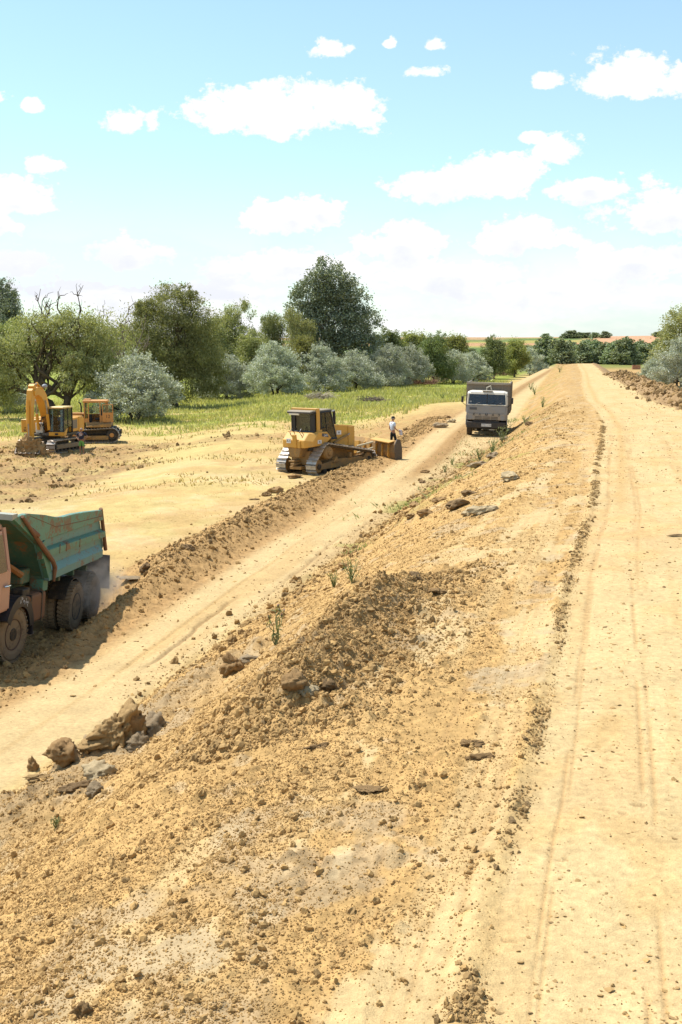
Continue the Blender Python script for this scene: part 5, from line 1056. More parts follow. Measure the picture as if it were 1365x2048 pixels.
        b = MB(); b.tube([(-5.36 if s > 0 else -5.6, s * 1.20, 2.74 if s > 0 else 2.32), (-5.99, s * 1.20, 1.68)], .05, 6); b.build('rear_post', RUST, o)
    b = MB(); b.prism([(-1.75, 1.45), (-1.05, 2.27), (.60, 2.93), (.60, 2.97), (-1.09, 2.31), (-1.79, 1.47)], 'y', -1.10, 1.10); b.build('front_wall', GRD, root)
    b = MB(); b.prism([(.62, 2.88), (.62, 2.99), (.35, 3.0), (.35, 2.93)], 'y', -1.24, 1.24); b.build('front_rim', mat('rim_sunlit', (.30, .31, .26), .6, dirt=.4), root)  # pale colour carries the sunlit line along the rim
    b = MB(); b.box((-3.75, 0, 1.48), (4.1, 2.2, .06)); b.build('floor', GRD, root)
    b = MB(); b.prism([(-5.55, 2.30), (-5.59, 2.30), (-5.98, 1.6), (-5.94, 1.6)], 'y', -1.1, 1.1); b.build('tailgate', GRD, root)
    b = MB()
    for s in (1, -1): b.box((-3.6, s * .45, 1.30), (4.4, .1, .22))
    for x_ in (-2.0, -3.0, -4.0, -5.0): b.box((x_, 0, 1.32), (.1, 2.1, .12))
    b.build('subframe', GRD, root)
    b = MB(); b.box((-1.85, .98, 1.32), (.30, .3, .26)); b.build('body_support', GRN, root, .01)
    b = MB(); b.cyl((-.9, .25, 1.0), (-.55, .25, 2.35), .13, n=14); b.build('hoist_cylinder', GRD, root)
    b = MB(); b.box((-1.25, .55, 1.55), (.5, .7, .3)); b.build('tool_box', GRD, root, .02)
    b = MB(); b.tube([(-.1, .2, 1.75), (-.7, .65, 1.85), (-1.0, .9, 1.6)], .07, 6); b.tube([(-.75, .55, 1.55), (-.85, .55, 2.05)], .09, 6); b.build('brace', mat('brace_orange', (.30, .12, .03), .6, dirt=.4, rust=.4), root)
    b = MB(); b.tube([(.18, 1.27, 2.93), (-.52, 1.29, 2.52), (-1.1, 1.30, 2.18), (-1.72, 1.30, 1.86), (-1.92, 1.29, 1.70), (-1.93, 1.28, 1.40)], [.035, .045, .055, .05, .055, .03], 8); b.tube([(-.45, 1.25, 2.62), (-.60, 1.34, 2.5), (-.75, 1.25, 2.42)], .05, 6); b.build('rusty_pole', RUST, root)
    b = MB()
    for s in (1, -1): b.prism([(s * .30, .68), (s * 1.28, .68), (s * 1.24, 1.52), (s * .36, 1.52)], 'x', -6.28, -6.25)
    b.build('mud_flap', mat('flap_rubber', (.075, .07, .072), .8, dirt=.35, dcol=(.2, .17, .14)), root)
    b = MB()
    for s in (1, -1):
        for x_ in (-3.95, -5.28): b.prism([(x_ - .66 * math.cos(a), .56 + .66 * math.sin(a)) for a in np.linspace(rad(20), rad(160), 12)] + [(x_ + .63 * math.cos(a), .56 + .63 * math.sin(a)) for a in np.linspace(rad(20), rad(160), 12)], 'y', s * .7, s * 1.1)
    b.build('mud_guard', GREASE, root)
    lo = link('soil_load', clod_mesh(91, 4, .3, .22), CL_BROWN); lo.matrix_world = TRUCK_M @ Matrix.Translation((-3.4, 0, 1.62)) @ Matrix.Diagonal((2.0, .95, 1.4, 1)); tag(lo, 'low heap of brown soil inside the green dump body', 'soil')
green_truck()

# ============ grey dump truck coming towards the camera
def grey_truck():
    GREY = mat('truck_grey', (.235, .235, .245), .5, dirt=.35, dcol=(.30, .23, .15), var=.08, top=.25); PALE = mat('truck_cream', (.56, .52, .45), .5, dirt=.25, dcol=(.42, .33, .2)); BED = mat('bed_brown', (.19, .165, .135), .7, dirt=.45, dcol=(.26, .19, .12), rust=.3, scale=2); BUMP = mat('bumper_dark', (.028, .026, .027), .55, dirt=.35, dcol=(.15, .10, .065))
    root = thing('dump_truck', 'grey dump truck with cream roof driving towards the camera on the haul road', 'dump truck'); root.matrix_world = pose_matrix((8.62, 71.2, .82), 261, 0, 1.6)
    for s in (1, -1):
        wheel(root, 0, s * 1.0, .50, .30, s, RUB, GREY, False, True)
        for x in (-3.2, -4.5): wheel(root, x, s * .98, .50, .28, s, RUB, GREASE, True)
    b = MB()
    for s in (1, -1): b.box((-2.2, s * .42, .80), (6.4, .09, .24))
    b.cyl((0, -.9, .5), (0, .9, .5), .09, n=10); b.cyl((-3.2, -.9, .5), (-3.2, .9, .5), .1, n=10); b.cyl((-4.5, -.9, .5), (-4.5, .9, .5), .1, n=10); b.box((.3, 0, .75), (1.2, .9, .5)); b.build('chassis', GREASE, root)
    b = MB(); b.loft([[(x_, yy, z_) for (x_, z_) in ((1.12, .98), (1.17, 1.36), (1.10, 1.84), (-.45, 1.84), (-.45, .98))] for yy in (-1.17, -1.08, 1.08, 1.17)]); cab = b.build('cab', GREY, root, .04, seg=2)
    b = MB(); b.loft([[(x_, yy, z_) for (x_, z_) in ((1.02 - q, 2.46), (.96 - q, 2.60 - k), (.75, 2.66 - k), (-.3, 2.66 - k), (-.44, 2.58 - k), (-.45, 2.46))] for yy, k, q in ((-1.15, .07, .05), (-.95, 0, 0), (.95, 0, 0), (1.15, .07, .05))]); b.build('roof', PALE, cab, .02)
    b = MB(); b.box((.9, 0, 2.68), (.25, .6, .04)); b.build('roof_vent', PALE, cab, .01)
    b = MB()
    for s in (1, -1): b.tube([(1.10, s * 1.12, 1.84), (.99, s * 1.08, 2.5)], .05, 6); b.tube([(-.42, s * 1.13, 1.84), (-.42, s * 1.1, 2.5)], .06, 6); b.tube([(.55, s * 1.14, 1.84), (.52, s * 1.1, 2.5)], .035, 6)
    b.tube([(1.115, -1.1, 1.86), (1.115, 1.1, 1.86)], .04, 6); b.build('window_surround', PALE, cab)
    b = MB(); b.tube([(1.12, 0, 1.86), (1.0, 0, 2.5)], .028, 6); b.build('windshield_divider', BUMP, cab)
    for s in (1, -1):
        panel([(1.105, s * .03, 1.90), (1.105, s * 1.08, 1.90), (.995, s * 1.03, 2.47), (.995, s * .03, 2.47)], .012, (1, 0, .2)).build('windshield', glass_mat('windshield_glass', (.42, .48, .56), .07, .05), cab)
        d = panel([(.56, s * 1.175, 1.02), (-.38, s * 1.175, 1.02), (-.38, s * 1.175, 1.84), (.56, s * 1.175, 1.84)], .012, (0, s, 0)).build('door', GREY, cab); h = MB(); h.box((-.25, s * 1.20, 1.55), (.14, .03, .03)); h.build('handle', BUMP, d)
        panel([(.50, s * 1.13, 1.88), (-.36, s * 1.13, 1.88), (-.36, s * 1.10, 2.46), (.48, s * 1.10, 2.46)], .012, (0, s, .05)).build('door_window', GLASSC, cab)
        b = MB(); b.lathe([(.02, 0), (.10, 0), (.125, -.02), (.13, -.05), (.02, -.06)], (1.20, s * .93, 1.12), 'x', 18); hl = b.build('headlight', LENS, cab); b = MB(); b.lathe([(.105, .0), (.135, .0), (.135, -.04), (.105, -.04)], (1.205, s * .93, 1.12), 'x', 18); b.build('headlight_ring', GREY, hl)
        b = MB(); b.box((.95, s * 1.44, 2.14), (.06, .14, .36)); mi = b.build('mirror', BUMP, root, .03, seg=2); b = MB(); b.tube([(1.0, s * 1.14, 2.4), (.98, s * 1.4, 2.34)], .015, 5); b.tube([(1.0, s * 1.16, 1.75), (.98, s * 1.42, 1.95)], .015, 5); b.build('mirror_bracket', BUMP, mi)
        b = MB(); b.prism([(.62 * math.cos(a), .5 + .62 * math.sin(a)) for a in np.linspace(0, math.pi, 14)] + [(-.58 * math.cos(a), .5 + .58 * math.sin(a)) for a in np.linspace(0, math.pi, 14)], 'y', s * .85, s * 1.18); b.build('fender', BUMP, root)
        b = MB(); b.box((.78, s * 1.18, .95), (.5, .04, .6)); b.build('corner_panel', GREY, cab, .02)
    b = MB(); b.prism([(-1.08, 1.38), (1.08, 1.38), (1.08, 1.80), (-1.08, 1.80)], 'x', 1.155, 1.175); b.build('front_panel', GREY, cab, .01)
    b = MB(); b.box((1.185, 0, 1.175), (.03, 2.12, .36)); gp = b.build('grille_panel', mat('grille_grey', (.27, .25, .235), .55, dirt=.45, dcol=(.33, .25, .16)), cab, .01)
    for r_ in range(3):
        for c_ in range(3): b = MB(); b.box((1.205, (c_ - 1) * .46, 1.02 + r_ * .075), (.012, .42, .028)); b.build('grille_slot', BLACK, gp)
    b = MB(); b.box((1.18, -.78, 1.64), (.02, .42, .14)); b.build('vent', mat('vent_dark', (.09, .09, .10), .7), cab)
    for ch, yy in zip('КАМАЗ', (-.72, -.38, 0, .38, .72)): lettering('badge_letter', ch, .20, BLACK, gp, (1.210, yy, 1.295), (rad(90), 0, rad(90)))
    b = MB(); b.box((1.22, 0, .70), (.16, 2.26, .36)); b.box((1.16, 0, .92), (.1, 1.5, .10)); bp = b.build('bumper', BUMP, root, .03)
    b = MB(); b.box((1.31, .02, .70), (.015, .58, .155)); pl = b.build('number_plate', WHITE, bp, .004); lettering('plate_text', 'CОН 11740', .115, BLACK, pl, (1.32, .02, .70), (rad(90), 0, rad(90)))
    for yy, w in ((-.55, .05), (-.2, .07), (.35, .32), (.62, .05)): b = MB(); b.box((1.22, yy, .44), (.05, w, .05)); b.build('tow_hook', STEEL, bp)
    b = MB()
    for yy in (-.75, .05, .5): b.tube([(1.14, yy, 1.86), (1.13, yy + .34, 2.0), (1.11, yy + .42, 2.02)], .012, 4)
    b.build('wiper', BLACK, cab)
    b = MB(); b.box((-.42, 0, 2.15), (.05, 2.1, .7)); b.box((.85, 0, 1.86), (.4, 2.0, .10)); b.build('cab_lining', INT, cab)
    for yy in (-.6, .55):
        b = MB(); b.box((.1, yy, 1.55), (.5, .5, .14)); b.box((-.18, yy, 1.95), (.14, .48, .7)); b.build('seat', mat('seat_blue', (.05, .06, .10), .9), cab, .04)
    b = MB(); b.lathe([(.20, -.012), (.22, 0), (.20, .012), (.18, 0)], (0, 0, 0), 'z', 20); sw = b.build('steering_wheel', BLACK, cab); sw.location = (.62, .55, 1.88); sw.rotation_euler = (0, rad(-35), 0)
    b = MB(); b.box((1.08, -.95, 2.0), (.02, .12, .14)); b.box((.96, -.55, 2.38), (.02, .22, .16)); b.build('sun_card', WHITE, cab)
    # body
    b = MB(); b.box((-.72, 0, 2.15), (.07, 2.5, 1.86)); fw_ = b.build('front_board', BED, root, .01)
    for yy in (-.8, 0, .8): q = MB(); q.box((-.66, yy, 2.2), (.06, .09, 1.7)); q.build('board_rib', BED, fw_)
    b = MB(); b.box((-.62, 0, 3.06), (.26, 2.62, .13)); b.build('body_rim', mat('rim_brown_lit', (.26, .22, .17), .6, dirt=.4), root, .01)  # lighter than the boards: light on the upper rim put into its colour
    for s in (1, -1):
        b = MB(); b.box((-3.2, s * 1.25, 2.2), (4.9, .06, 1.8)); sb = b.build('side_board', BED, root, .01)
        for k in range(6): q = MB(); q.box((-1.1 - k * .85, s * 1.305, 2.2), (.09, .06, 1.76)); q.build('board_rib', BED, sb)
    b = MB(); b.box((-5.62, 0, 2.1), (.06, 2.5, 1.6)); b.build('tailgate', BED, root); b = MB(); b.box((-3.2, 0, 1.28), (4.9, 2.5, .06)); b.build('floor', BED, root)
    b = MB(); b.tube([(-.45, -.12, 2.55), (-.45, -.1, 2.82), (-.45, .12, 2.92), (-.45, .18, 2.7)], .045, 6); b.build('lifting_eye', mat('worn_cream', (.4, .36, .28), .6), root)
    b = MB(); b.box((-1.4, .9, .85), (.9, .4, .5)); b.build('fuel_tank', GREASE, root, .05)
    b = MB(); b.box((-1.4, -.9, .85), (.9, .4, .5)); b.build('battery_box', GREASE, root, .05)
grey_truck()

# ============ excavator and tractor by the willow
def excavator():
    X, Y = -19.45, 80.4; z = float(large_height(np.array([X]), np.array([Y]))[0])
    root = thing('excavator', 'yellow excavator with raised boom and soil filled bucket under the willow', 'excavator'); root.matrix_world = pose_matrix((X, Y, z - .02), 253, 0, 0)
    for s in (1, -1):
        y = s * 1.1; crawler(root, [(1.55, .45, .40), (-1.65, .45, .40)], y, .62, 40, 0); disc(root, 'idler', 1.55, y, .45, .32, .3, GREASE, GREASE); disc(root, 'sprocket', -1.65, y, .45, .32, .3, GREASE, GREASE)
        b = MB(); b.prism([(-1.6, .28), (1.5, .28), (1.5, .58), (-1.6, .58)], 'y', y - .2, y + .2); b.build('track_frame', mat('frame_dusty', (.24, .18, .12), .8, dirt=.5), root, .03)
        for k in range(6): disc(root, 'roller', -1.2 + k * .48, y, .2, .12, .3, GREASE)
    b = MB(); b.box((0, 0, .72), (1.6, 1.7, .36)); b.cyl((0, 0, .85), (0, 0, 1.12), .62, n=24); b.build('carriage', GREASE, root)
    b = MB(); b.box((-.55, 0, 1.2), (3.7, 2.66, .16)); pf = b.build('platform', GREASE, root, .02)
    b = MB(); b.prism([(-2.75, 1.30), (-2.6, 1.22), (-1.7, 1.22), (-1.7, 2.28), (-2.55, 2.28), (-2.75, 2.1)], 'y', -1.35, 1.35); b.build('counterweight', EXC, root, .06, seg=2)
    b = MB(); b.box((-1.0, .92, 1.76), (1.38, .82, .92)); e = b.build('engine_housing', EXC, root, .03)
    b = MB(); b.box((-.95, 1.335, 1.80), (.9, .03, .58)); b.build('louvre_panel', mat('louvre_grey', (.22, .18, .13), .7, dirt=.4), e)
    b = MB(); b.box((-1.0, -.45, 1.80), (1.38, 1.8, .96)); b.build('engine_hood', EXC, root, .04)
    b = MB(); b.box((.05, -1.15, 1.72), (1.2, 1.28, .82)); sc = b.build('side_compartment', EXC, root, .03)
    b = MB(); b.box((.05, -1.15, 2.15), (1.22, 1.3, .05)); b.build('compartment_lid', mat('lid_pale', (.6, .42, .16), .5, dirt=.2), sc, .01)
    lettering('model_text', 'PC21', .26, BLACK, sc, (.66, -1.34, 1.42), (rad(90), 0, rad(90))); lettering('model_text', 'ACTIVE', .14, BLACK, sc, (.66, -1.34, 1.62), (rad(90), 0, rad(90)))
    b = MB(); b.tube([(.7, -.55, 2.1), (.7, -.55, 3.0)], .018, 5); b.tube([(.7, -.72, 2.1), (.7, -.72, 3.0), (.7, -.55, 3.0)], .018, 5); b.build('handrail', BLACK, root)
    b = MB(); b.box((.95, -.35, 1.65), (.35, .5, .7)); b.build('front_cover', mat('cover_white', (.55, .52, .46), .5, dirt=.2), root, .04)
    # cab
    x0, x1, y0, y1 = -.35, 1.25, .42, 1.38
    b = MB()
    for (x_, y_) in ((x1, y0), (x1, y1), (x0, y0), (x0, y1)): b.tube([(x_, y_, 1.3), (x_ - (.12 if x_ == x1 else 0), y_, 2.95)], .05, 6)
    b.tube([(x1, y0, 1.42), (x1, y1, 1.42)], .05, 6); b.tube([(.45, y1, 1.3), (.42, y1, 2.95)], .04, 6); b.box(((x0 + x1) / 2, (y0 + y1) / 2, 1.24), (x1 - x0, y1 - y0, .06)); b.box((x0, (y0 + y1) / 2, 1.8), (.05, y1 - y0, 1.0)); cab = b.build('cab', BLACK, root)
    b = MB(); b.box(((x0 + x1) / 2 - .05, (y0 + y1) / 2, 2.99), (x1 - x0 + .05, y1 - y0 + .06, .13)); b.build('roof', mat('cab_roof_cream', (.62, .45, .18), .45, dirt=.15), cab, .04)
    b = MB(); b.box((x1 + .02, (y0 + y1) / 2, 1.27), (.12, y1 - y0 + .08, .26)); b.prism([(x1, 1.14), (x1, 1.40), (.75, 1.62), (.55, 1.62), (.9, 1.14)], 'y', y1 + .0, y1 + .05); b.build('cab_sill', EXC, cab, .02)
    b = MB(); b.box((x1 + .09, (y0 + y1) / 2 + .02, 1.27), (.02, .22, .12)); b.build('name_badge', BLACK, cab)
    panel([(x1 - .01, y0 + .06, 1.46), (x1 - .01, y1 - .06, 1.46), (x1 - .11, y1 - .06, 2.88), (x1 - .11, y0 + .06, 2.88)], .012, (1, 0, 0)).build('windshield', GLASSC, cab)
    panel([(x1 - .06, y1 - .01, 1.42), (.5, y1 - .01, 1.42), (.47, y1 - .01, 2.9), (x1 - .14, y1 - .01, 2.9)], .012, (0, 1, 0)).build('door_window', GLASSC, cab); panel([(.40, y1 - .01, 1.7), (x0 + .06, y1 - .01, 1.7), (x0 + .06, y1 - .01, 2.9), (.38, y1 - .01, 2.9)], .012, (0, 1, 0)).build('side_window', GLASSC, cab)
    panel([(x1 - .06, y0 + .01, 1.42), (x0 + .06, y0 + .01, 1.42), (x0 + .06, y0 + .01, 2.9), (x1 - .14, y0 + .01, 2.9)], .012, (0, -1, 0)).build('side_window', GLASSC, cab); panel([(x0 - .03, y0 + .06, 2.3), (x0 - .03, y1 - .06, 2.3), (x0 - .03, y1 - .06, 2.9), (x0 - .03, y0 + .06, 2.9)], .012, (1, 0, 0)).build('rear_window', GLASSC, cab)
    b = MB(); b.box((.15, .9, 1.62), (.5, .5, .16)); b.box((-.12, .9, 2.05), (.14, .48, .75)); b.build('seat', SEAT, cab, .04)
    b = MB(); b.box((.7, .62, 1.55), (.3, .1, .5)); b.box((.7, 1.2, 1.55), (.3, .1, .5)); b.build('control_stand', INT, cab)
    # boom, arm, bucket
    def boxbeam(pts, w, hs):                                    # beam in the x-z plane
        rings = []
        for i, (x_, z_) in enumerate(pts):
            a = Vector(pts[min(i + 1, len(pts) - 1)]) - Vector(pts[max(i - 1, 0)]); a.normalize(); n_ = Vector((-a.y, a.x)); h = hs[i] / 2
            rings.append([(x_ + n_.x * h, -w / 2 + yb, z_ + n_.y * h), (x_ + n_.x * h, w / 2 + yb, z_ + n_.y * h), (x_ - n_.x * h, w / 2 + yb, z_ - n_.y * h), (x_ - n_.x * h, -w / 2 + yb, z_ - n_.y * h)])
        return MB().loft(rings)
    yb = .02
    bm_ = boxbeam([(.55, 1.75), (.95, 2.75), (1.45, 3.65), (1.9, 4.02), (2.6, 4.15), (3.15, 4.0)], .50, [.45, .62, .72, .70, .52, .36]).build('boom', EXC, root, .025)
    ab = boxbeam([(2.75, 4.4), (3.15, 4.05), (3.42, 3.2), (3.50, 2.0), (3.46, 1.0)], .36, [.3, .62, .52, .42, .3]).build('arm', EXC, root, .02)
    b = MB(); b.box((2.95, yb, 4.36), (.34, .42, .42), (0, .5, 0)); b.build('arm_head', EXC, ab, .03)
    for s in (1, -1):
        b = MB(); b.cyl((1.25, yb + s * .36, 1.55), (1.45, yb + s * .36, 2.6), .10, n=12); c = b.build('boom_cylinder', EXC, root); b = MB(); b.cyl((1.43, yb + s * .36, 2.5), (1.62, yb + s * .34, 3.5), .05, n=10); b.build('cylinder_rod', STEEL, c)
    b = MB(); b.cyl((1.5, yb, 4.25), (2.2, yb, 4.62), .095, n=12); c = b.build('arm_cylinder', EXC, root); b = MB(); b.cyl((2.15, yb, 4.60), (2.78, yb, 4.47), .05, n=10); b.build('cylinder_rod', STEEL, c)
    b = MB(); b.cyl((3.75, yb, 3.6), (3.8, yb, 2.1), .085, n=12); c = b.build('bucket_cylinder', EXC, root); b = MB(); b.cyl((3.8, yb, 2.2), (3.78, yb, 1.1), .045, n=10); b.build('cylinder_rod', STEEL, c)
    b = MB(); b.ball((1.75, yb + .36, 4.42), (.24, .17, .15), 12, 8); b.build('work_lamp', mat('lamp_grey', (.25, .26, .28), .4), root)
    hz = MB()
    for k in range(5): hz.tube([(.9, yb - .2 + k * .1, 1.5), (1.3, yb - .25 + k * .12, 1.9 + .1 * (k % 2)), (1.2, yb - .1 + k * .05, 2.4)], .025, 5)
    hz.build('hose', GREASE, root)
    prof = [(3.35, .95), (3.10, .55), (3.05, .25), (3.25, .05), (3.65, .0), (4.05, .10), (4.25, .22), (4.22, .28), (3.70, .10), (3.30, .14), (3.15, .32), (3.20, .55), (3.42, .92)]
    b = MB(); b.prism(prof, 'y', yb - .80, yb + .80); bk = b.build('bucket', mat('bucket_steel', (.25, .22, .19), .5, .4, dirt=.55), root)
    for s in (1, -1): b = MB(); b.prism([(3.35, .95), (3.10, .55), (3.05, .25), (3.25, .05), (3.65, 0), (4.05, .1), (4.25, .22), (3.90, .62)], 'y', yb + s * .78, yb + s * .82); b.build('bucket_side', mat('bucket_steel', (0, 0, 0)), bk)
    for k in range(5): b = MB(); b.box((4.32, yb - .64 + k * .32, .26), (.24, .10, .07), (0, -.3, 0), (.6, 1)); b.build('tooth', mat('tooth_steel', (.16, .13, .11), .6, .3, dirt=.5), bk)
    ld = link('soil_load', clod_mesh(44, 5, .8, .85), CL_BROWN); ld.matrix_world = pose_matrix((X, Y, z - .02), 253, 0, 0) @ Matrix.Rotation(rad(9), 4, 'Z') @ Matrix.Translation((3.55, yb, .55)) @ Matrix.Diagonal((.5, .85, .85, 1)); tag(ld, 'heap of brown soil in the excavator bucket', 'soil')
    low = ('track', 'idler', 'sprocket', 'track_frame', 'roller', 'carriage')
    for o in root.children:
        if o.name.split('.')[0] not in low: o.rotation_euler.z = rad(9)
    return root
EXCAV = excavator()
def tractor():
    X, Y = X_at(192, 88.5), 88.5; z = float(large_height(np.array([X]), np.array([Y]))[0])
    root = thing('crawler_tractor', 'faded orange crawler tractor with its cab door open behind the excavator', 'tractor'); root.matrix_world = pose_matrix((X, Y, z), 186, 0, 0)
    for s in (1, -1):
        y = s * .95; crawler(root, [(1.45, .48, .42), (-1.25, .56, .50)], y, .5, 38, 0); disc(root, 'sprocket', -1.25, y, .56, .40, .2, GREASE, TRC); disc(root, 'idler', 1.45, y, .48, .34, .2, GREASE, TRC)
        b = MB(); b.prism([(-1.0, .22), (1.3, .22), (1.3, .52), (-1.0, .52)], 'y', y - .16, y + .16); b.build('track_frame', CATD, root, .02)
        for k in range(5): disc(root, 'roller', -.8 + k * .45, y, .2, .12, .26, GREASE)
        b = MB(); b.prism([(-1.2, 1.14), (.6, 1.14), (.6, 1.22), (-1.0, 1.42), (-1.2, 1.38)], 'y', s * .5, s * 1.2); b.build('fender', CATD, root, .02)
    b = MB(); b.box((0, 0, .85), (3.0, 1.3, .6)); b.build('chassis', GREASE, root, .03)
    b = MB(); b.box((-.3, 0, 1.34), (1.8, 1.6, .26)); b.build('cab_base', mat('tractor_dusty', (.30, .19, .09), .8, dirt=.5), root, .02)
    b = MB(); b.box((1.28, 0, 2.08), (1.15, .95, .12)); b.box((1.28, .3, 2.16), (.7, .3, .05)); b.build('hood', TRC, root, .03)
    b = MB(); b.box((1.25, 0, 1.55), (1.05, .6, .9)); b.build('engine', GREASE, root, .04)
    b = MB(); b.box((1.82, 0, 1.55), (.12, 1.0, 1.15)); b.build('radiator', TRC, root, .02)
    b = MB(); b.box((1.25, .5, 1.42), (1.0, .04, .62)); b.build('engine_cover', EXC, root, .02)
    b = MB(); b.tube([(1.0, .1, 2.1), (1.0, .1, 2.65), (1.05, .1, 2.85), (1.18, .1, 2.92)], .055, 8); b.build('exhaust_pipe', BLACK, root)
    b = MB()
    for (x_, y_) in ((.72, .72), (.72, -.72), (-.85, .72), (-.85, -.72), (.42, .74), (-.42, .74)): b.box((x_, y_, 2.2), (.07, .07, 1.5))
    b.box((.58, 0, 1.72), (.06, 1.4, .5)); b.box((-.62, .73, 1.72), (.46, .05, .5)); b.box((.6, .73, 1.62), (.3, .05, .3)); b.box((-.85, 0, 1.75), (.05, 1.4, .55)); b.box((-.1, -.73, 1.75), (1.6, .05, .55)); cab = b.build('cab', TRC, root)
    b = MB(); b.box((-.06, 0, 3.0), (1.78, 1.62, .16)); b.box((.55, .0, 3.12), (.5, .8, .1)); b.build('roof', TRC, cab, .04)
    panel([(.72, -.66, 2.0), (.72, .66, 2.0), (.72, .66, 2.9), (.72, -.66, 2.9)], .01, (1, 0, 0)).build('windshield', GLASSC, cab); panel([(-.84, -.66, 2.05), (-.84, .66, 2.05), (-.84, .66, 2.9), (-.84, -.66, 2.9)], .01, (1, 0, 0)).build('rear_window', GLASSC, cab)
    panel([(.68, .73, 1.8), (.46, .73, 1.8), (.46, .73, 2.9), (.68, .73, 2.9)], .01, (0, 1, 0)).build('side_window', GLASSC, cab); panel([(.6, -.73, 2.05), (-.8, -.73, 2.05), (-.8, -.73, 2.9), (.6, -.73, 2.9)], .01, (0, 1, 0)).build('side_window', GLASSC, cab)
    dr = MB(); dr.box((-.98, .86, 1.85), (.78, .05, .70)); dr.box((-1.34, .86, 2.48), (.06, .05, .62)); dr.box((-.62, .86, 2.48), (.06, .05, .62)); dr.box((-.98, .86, 2.77), (.78, .05, .06)); d = dr.build('door', TRC, cab, .01)
    panel([(-1.3, .86, 2.2), (-.66, .86, 2.2), (-.66, .86, 2.74), (-1.3, .86, 2.74)], .01, (0, 1, 0)).build('door_window', GLASSC, d); lettering('door_number', '12', .34, BLACK, d, (-.98, .89, 1.90), (rad(90), 0, rad(180)))
    b = MB(); b.box((-.25, .1, 1.7), (.5, .5, .14)); b.box((-.5, .1, 2.05), (.14, .5, .6)); b.build('seat', SEAT, cab, .04); b = MB(); b.box((.35, .1, 1.75), (.2, .6, .5)); b.tube([(.2, .3, 1.6), (.05, .35, 2.05)], .02, 5); b.build('controls', INT, cab)
    b = MB(); b.box((-1.6, 0, .75), (.5, .7, .16)); b.cyl((-1.85, 0, .6), (-1.85, 0, .95), .06, n=10); b.build('drawbar', GREASE, root)
    b = MB(); b.prism([(2.35, .2), (2.5, .15), (2.42, .5), (2.48, .95), (2.38, .95), (2.3, .5)], 'y', -1.4, 1.4); b.build('blade', CATD, root); b = MB(); b.tube([(2.35, .8, .4), (.2, 1.28, .45)], .09, 6); b.tube([(2.35, -.8, .4), (.2, -1.28, .45)], .09, 6); b.build('push_arm', CATD, root)
tractor()

# ============ odds and ends right of the upper road
def far_bits():
    p = at_z(1239, 740, 3.0); z = gz(p[0], p[1]); o = thing('marker_board', 'small grey board tilted on a stake at the end of the right ridge', 'marker', (p[0], p[1], z)); b = MB(); b.box((0, 0, .4), (.05, .05, .9)); b.build('stake', BARK2, o); b = MB(); b.box((.05, -.05, .85), (.75, .05, .26), (0, -.6, 0)); b.build('board', mat('board_grey', (.30, .27, .26), .8), o)
    p = at_z(1273, 750, 1.5); z = gz(p[0], p[1]); o = link('wooden_stake', MB().prism([(-.05, -.05), (.05, -.05), (.05, .05), (-.05, .05)], 'z', -.1, .75).mesh(), BARK); o.location = (p[0], p[1], z); tag(o, 'short dark stake in the bare ground before the small silver bush', 'stake')
    p = at_z(1273, 738, 1.2); z = gz(p[0], p[1]); o = thing('brick_stack', 'reddish stack half hidden by the small silver bush', 'stack', (p[0], p[1], z)); m1 = mat('brick_red', (.36, .15, .10), .9, dirt=.3)
    for k in range(4):
        for j in range(4): b = MB(); b.box((-.7 + j * .46, 0, .12 + k * .24), (.44, .5, .22)); b.build('block', m1, o)
far_bits()
# ------------------------------------------------------------------ people (local: facing +y, right hand +x)
def skin_body(name, V, Ed, Rd, m, parent, root=0, sub=1):
    me = bpy.data.meshes.new(name); me.from_pydata([tuple(v) for v in V], Ed, []); o = link(name, me, m, parent)
    md = o.modifiers.new('skin', 'SKIN'); md.use_smooth_shade = True
    for i, sv in enumerate(me.skin_vertices[0].data):
        r = Rd[i]; sv.radius = r if hasattr(r, '__len__') else (r, r); sv.use_root = (i == root)
    ss = o.modifiers.new('sub', 'SUBSURF'); ss.levels = sub; ss.render_levels = sub; return o
def hand(parent, m, wrist, d, curl=.5, side=1):
    wrist = Vector(wrist); d = Vector(d).normalized(); ref = Vector((0, 1, 0)) if abs(d.y) < .8 else Vector((0, 0, 1)); w = d.cross(ref).normalized(); n = w.cross(d).normalized(); mb = MB()
    c = wrist + d * .05; mb.loft([[wrist + w * a * .024 + n * b * .014 for a, b in ((-1, -1), (1, -1), (1, 1), (-1, 1))], [c + w * a * .042 + n * b * .015 for a, b in ((-1, -1), (1, -1), (1, 1), (-1, 1))], [wrist + d * .095 + w * a * .040 + n * b * .012 for a, b in ((-1, -1), (1, -1), (1, 1), (-1, 1))]])
    for i, L in enumerate((.060, .075, .080, .070)):
        b0 = wrist + d * .09 + w * (-.031 + i * .0205); p1 = b0 + d * L * .5 + n * L * .12 * curl; p2 = p1 + d * L * .32 * (1 - .5 * curl) + n * L * .35 * curl; mb.tube([b0, p1, p2], [.0095, .009, .007], 6)
    b0 = wrist + d * .03 + w * side * .030; mb.tube([b0, b0 + d * .035 + w * side * .03 + n * .01, b0 + d * .065 + w * side * .032 + n * .022], [.012, .010, .008], 6)
    return mb.build('hand', m, parent, smooth=True)
